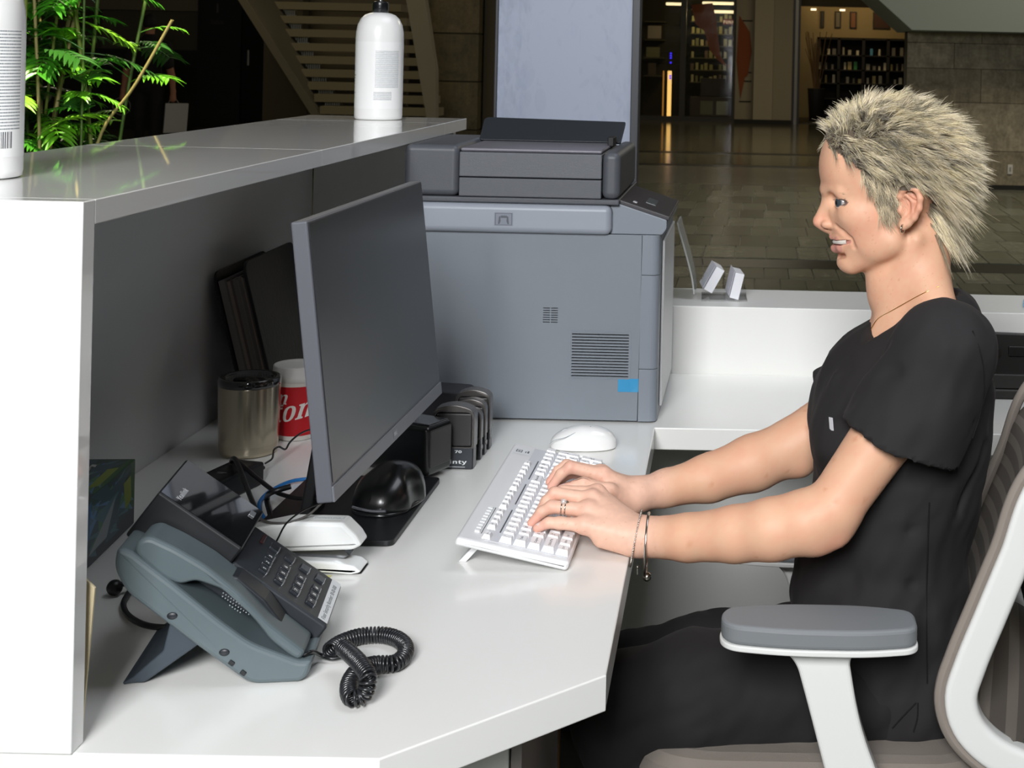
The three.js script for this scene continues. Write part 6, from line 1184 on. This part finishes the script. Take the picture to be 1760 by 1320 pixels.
{
  const t = thing('open_shop', 'open shop interior with dark shelving and a beige picture wall', 'shop', [0, 0, -33.5]);
  t.userData.kind = 'structure';
  const x = (u) => (u - 1300 - 2) * 33.5 / FOCAL, y = (v) => 1.42 - (v - 98) * 33.5 / FOCAL, dk = M(0x100c09, 0.7);
  part(t, 'picture_wall', span(x(1370), x(1600), y(64), 3.7, -0.2, -0.3), M(0x8d7d5c, 0.85));
  part(t, 'lower_wall', span(x(1370), x(1600), 0, y(64), -0.2, -0.3), M(0x1a140e, 0.85));
  part(t, 'side_wall', span(x(1374), x(1404), 0, 3.7, 0.6, -0.2), M(0x8a7a58, 0.85));
  part(t, 'shop_floor', span(x(1370), x(1600), 0, 0.01, 3.5, -0.2), M(0x2a2418, 0.5));
  part(t, 'shelf_frame', [span(x(1404), x(1409), 0, y(66), 0.3, -0.2), span(x(1440), x(1445), 0, y(66), 0.3, -0.2), span(x(1482), x(1487), 0, y(66), 0.3, -0.2), span(x(1524), x(1529), 0, y(66), 0.3, -0.2), span(x(1562), x(1567), 0, y(66), 0.3, -0.2)], dk);
  for (const v of [66, 94, 119, 142, 168, 196]) part(t, 'shelf', span(x(1404), x(1567), y(v) - 0.03, y(v), 0.3, -0.2), dk);
  rectLight(2.0, 0.3, 0xffe0a8, 9.0, [x(1470), 3.2, -32.3], [x(1470), 1.6, -33.6]);
  part(t, 'downlight', [cyl(0.06, 0.06, 0.04, x(1395), y(20), 1.2, 16), cyl(0.06, 0.06, 0.04, x(1443), y(20), 1.2, 16)], M(0xffffff, 0.5, { emissive: 0xffe6b8, emissiveIntensity: 2 }));
  part(t, 'door_header', span(x(1335), x(1600), y(18), 3.7, 2.6, 2.3), M(0x4b432f, 0.85));
  const tints = [0x8f8a78, 0xb7b09a, 0x6f6a5c, 0x9a8a58, 0x2f7a3a, 0x4a8aa8];
  const shade = ['grey', 'cream', 'taupe', 'mustard', 'green', 'blue'], row = ['top', 'middle', 'lower'], bay = (u) => (u < 1442 ? 'first' : u < 1484 ? 'second' : u < 1526 ? 'third' : 'last') + ' bay from the planter';
  [[94, 12], [119, 15], [142, 13]].forEach(([v, count], r) => { for (let i = 0; i < count; i++) { const u = 1412 + i * (150 / count) + rr(-2, 2); if (Math.abs(u - 1442) < 4 || Math.abs(u - 1484) < 4 || Math.abs(u - 1526) < 4) continue; const h = rr(0.09, 0.2), flat = rnd() < 0.5, c = r === 1 && i === 6 ? 4 : r === 0 && i === 7 ? 5 : Math.floor(rnd() * 4); single(flat ? 'shop_carton' : 'shop_jar', shade[c] + (flat ? ' carton on the ' : ' jar on the ') + row[r] + ' shelf, ' + bay(u), flat ? 'carton' : 'jar', flat ? box(rr(0.05, 0.09), h, 0.06, x(u), y(v) + h / 2, -33.35) : cyl(0.03, 0.026, h, x(u), y(v) + h / 2, -33.35, 10), M(tints[c], 0.6), 'products on the ' + row[r] + ' shelf of the open shop'); } });
  [[1411, 1418], [1436, 1447], [1462, 1474], [1502, 1532]].forEach(([a, b], i) => { const p = thing('wall_picture', ['narrow dark picture nearest the shop doorway', 'dark portrait picture with pale figure on the beige wall', 'brown toned picture on the beige wall', 'wide dark framed picture on the beige wall'][i], 'picture', [0, 0, -33.69]); part(p, 'frame', span(x(a), x(b), y(48), y(19), 0.02, 0), M(0x17110c, 0.6)); part(p, 'print', span(x(a) + 0.03, x(b) - 0.03, y(46), y(21), 0.026, 0.021), M([0x3a3530, 0x6b6558, 0x7a5138, 0x3a1d12][i], 0.7)); });
  const pot = thing('branch_planter', 'tall black planter with dry branches in the shop doorway', 'planter', [x(1400), 0, -31.4]);
  part(pot, 'planter', lathe([[0, 0], [0.2, 0], [0.27, 0.72], [0.24, 0.72], [0, 0.66]], 4).rotateY(0.785), M(0x0c0a08, 0.6));
  for (let k = 0; k < 26; k++) { const a = rr(0, 6.28), s = rr(0.05, 0.34); part(pot, 'branch', tube([V(0.05 * Math.cos(a), 0.66, 0.05 * Math.sin(a)), V(s * 0.5 * Math.cos(a), 1.2, s * 0.5 * Math.sin(a)), V(s * Math.cos(a), rr(1.5, 2.0), s * Math.sin(a))], 0.008, 8, 5), M(0x6b5233, 0.9)); }
}


scene.traverse((o) => { if (o.isMesh) { o.castShadow = true; o.receiveShadow = true; } });
renderer.render(scene, camera);
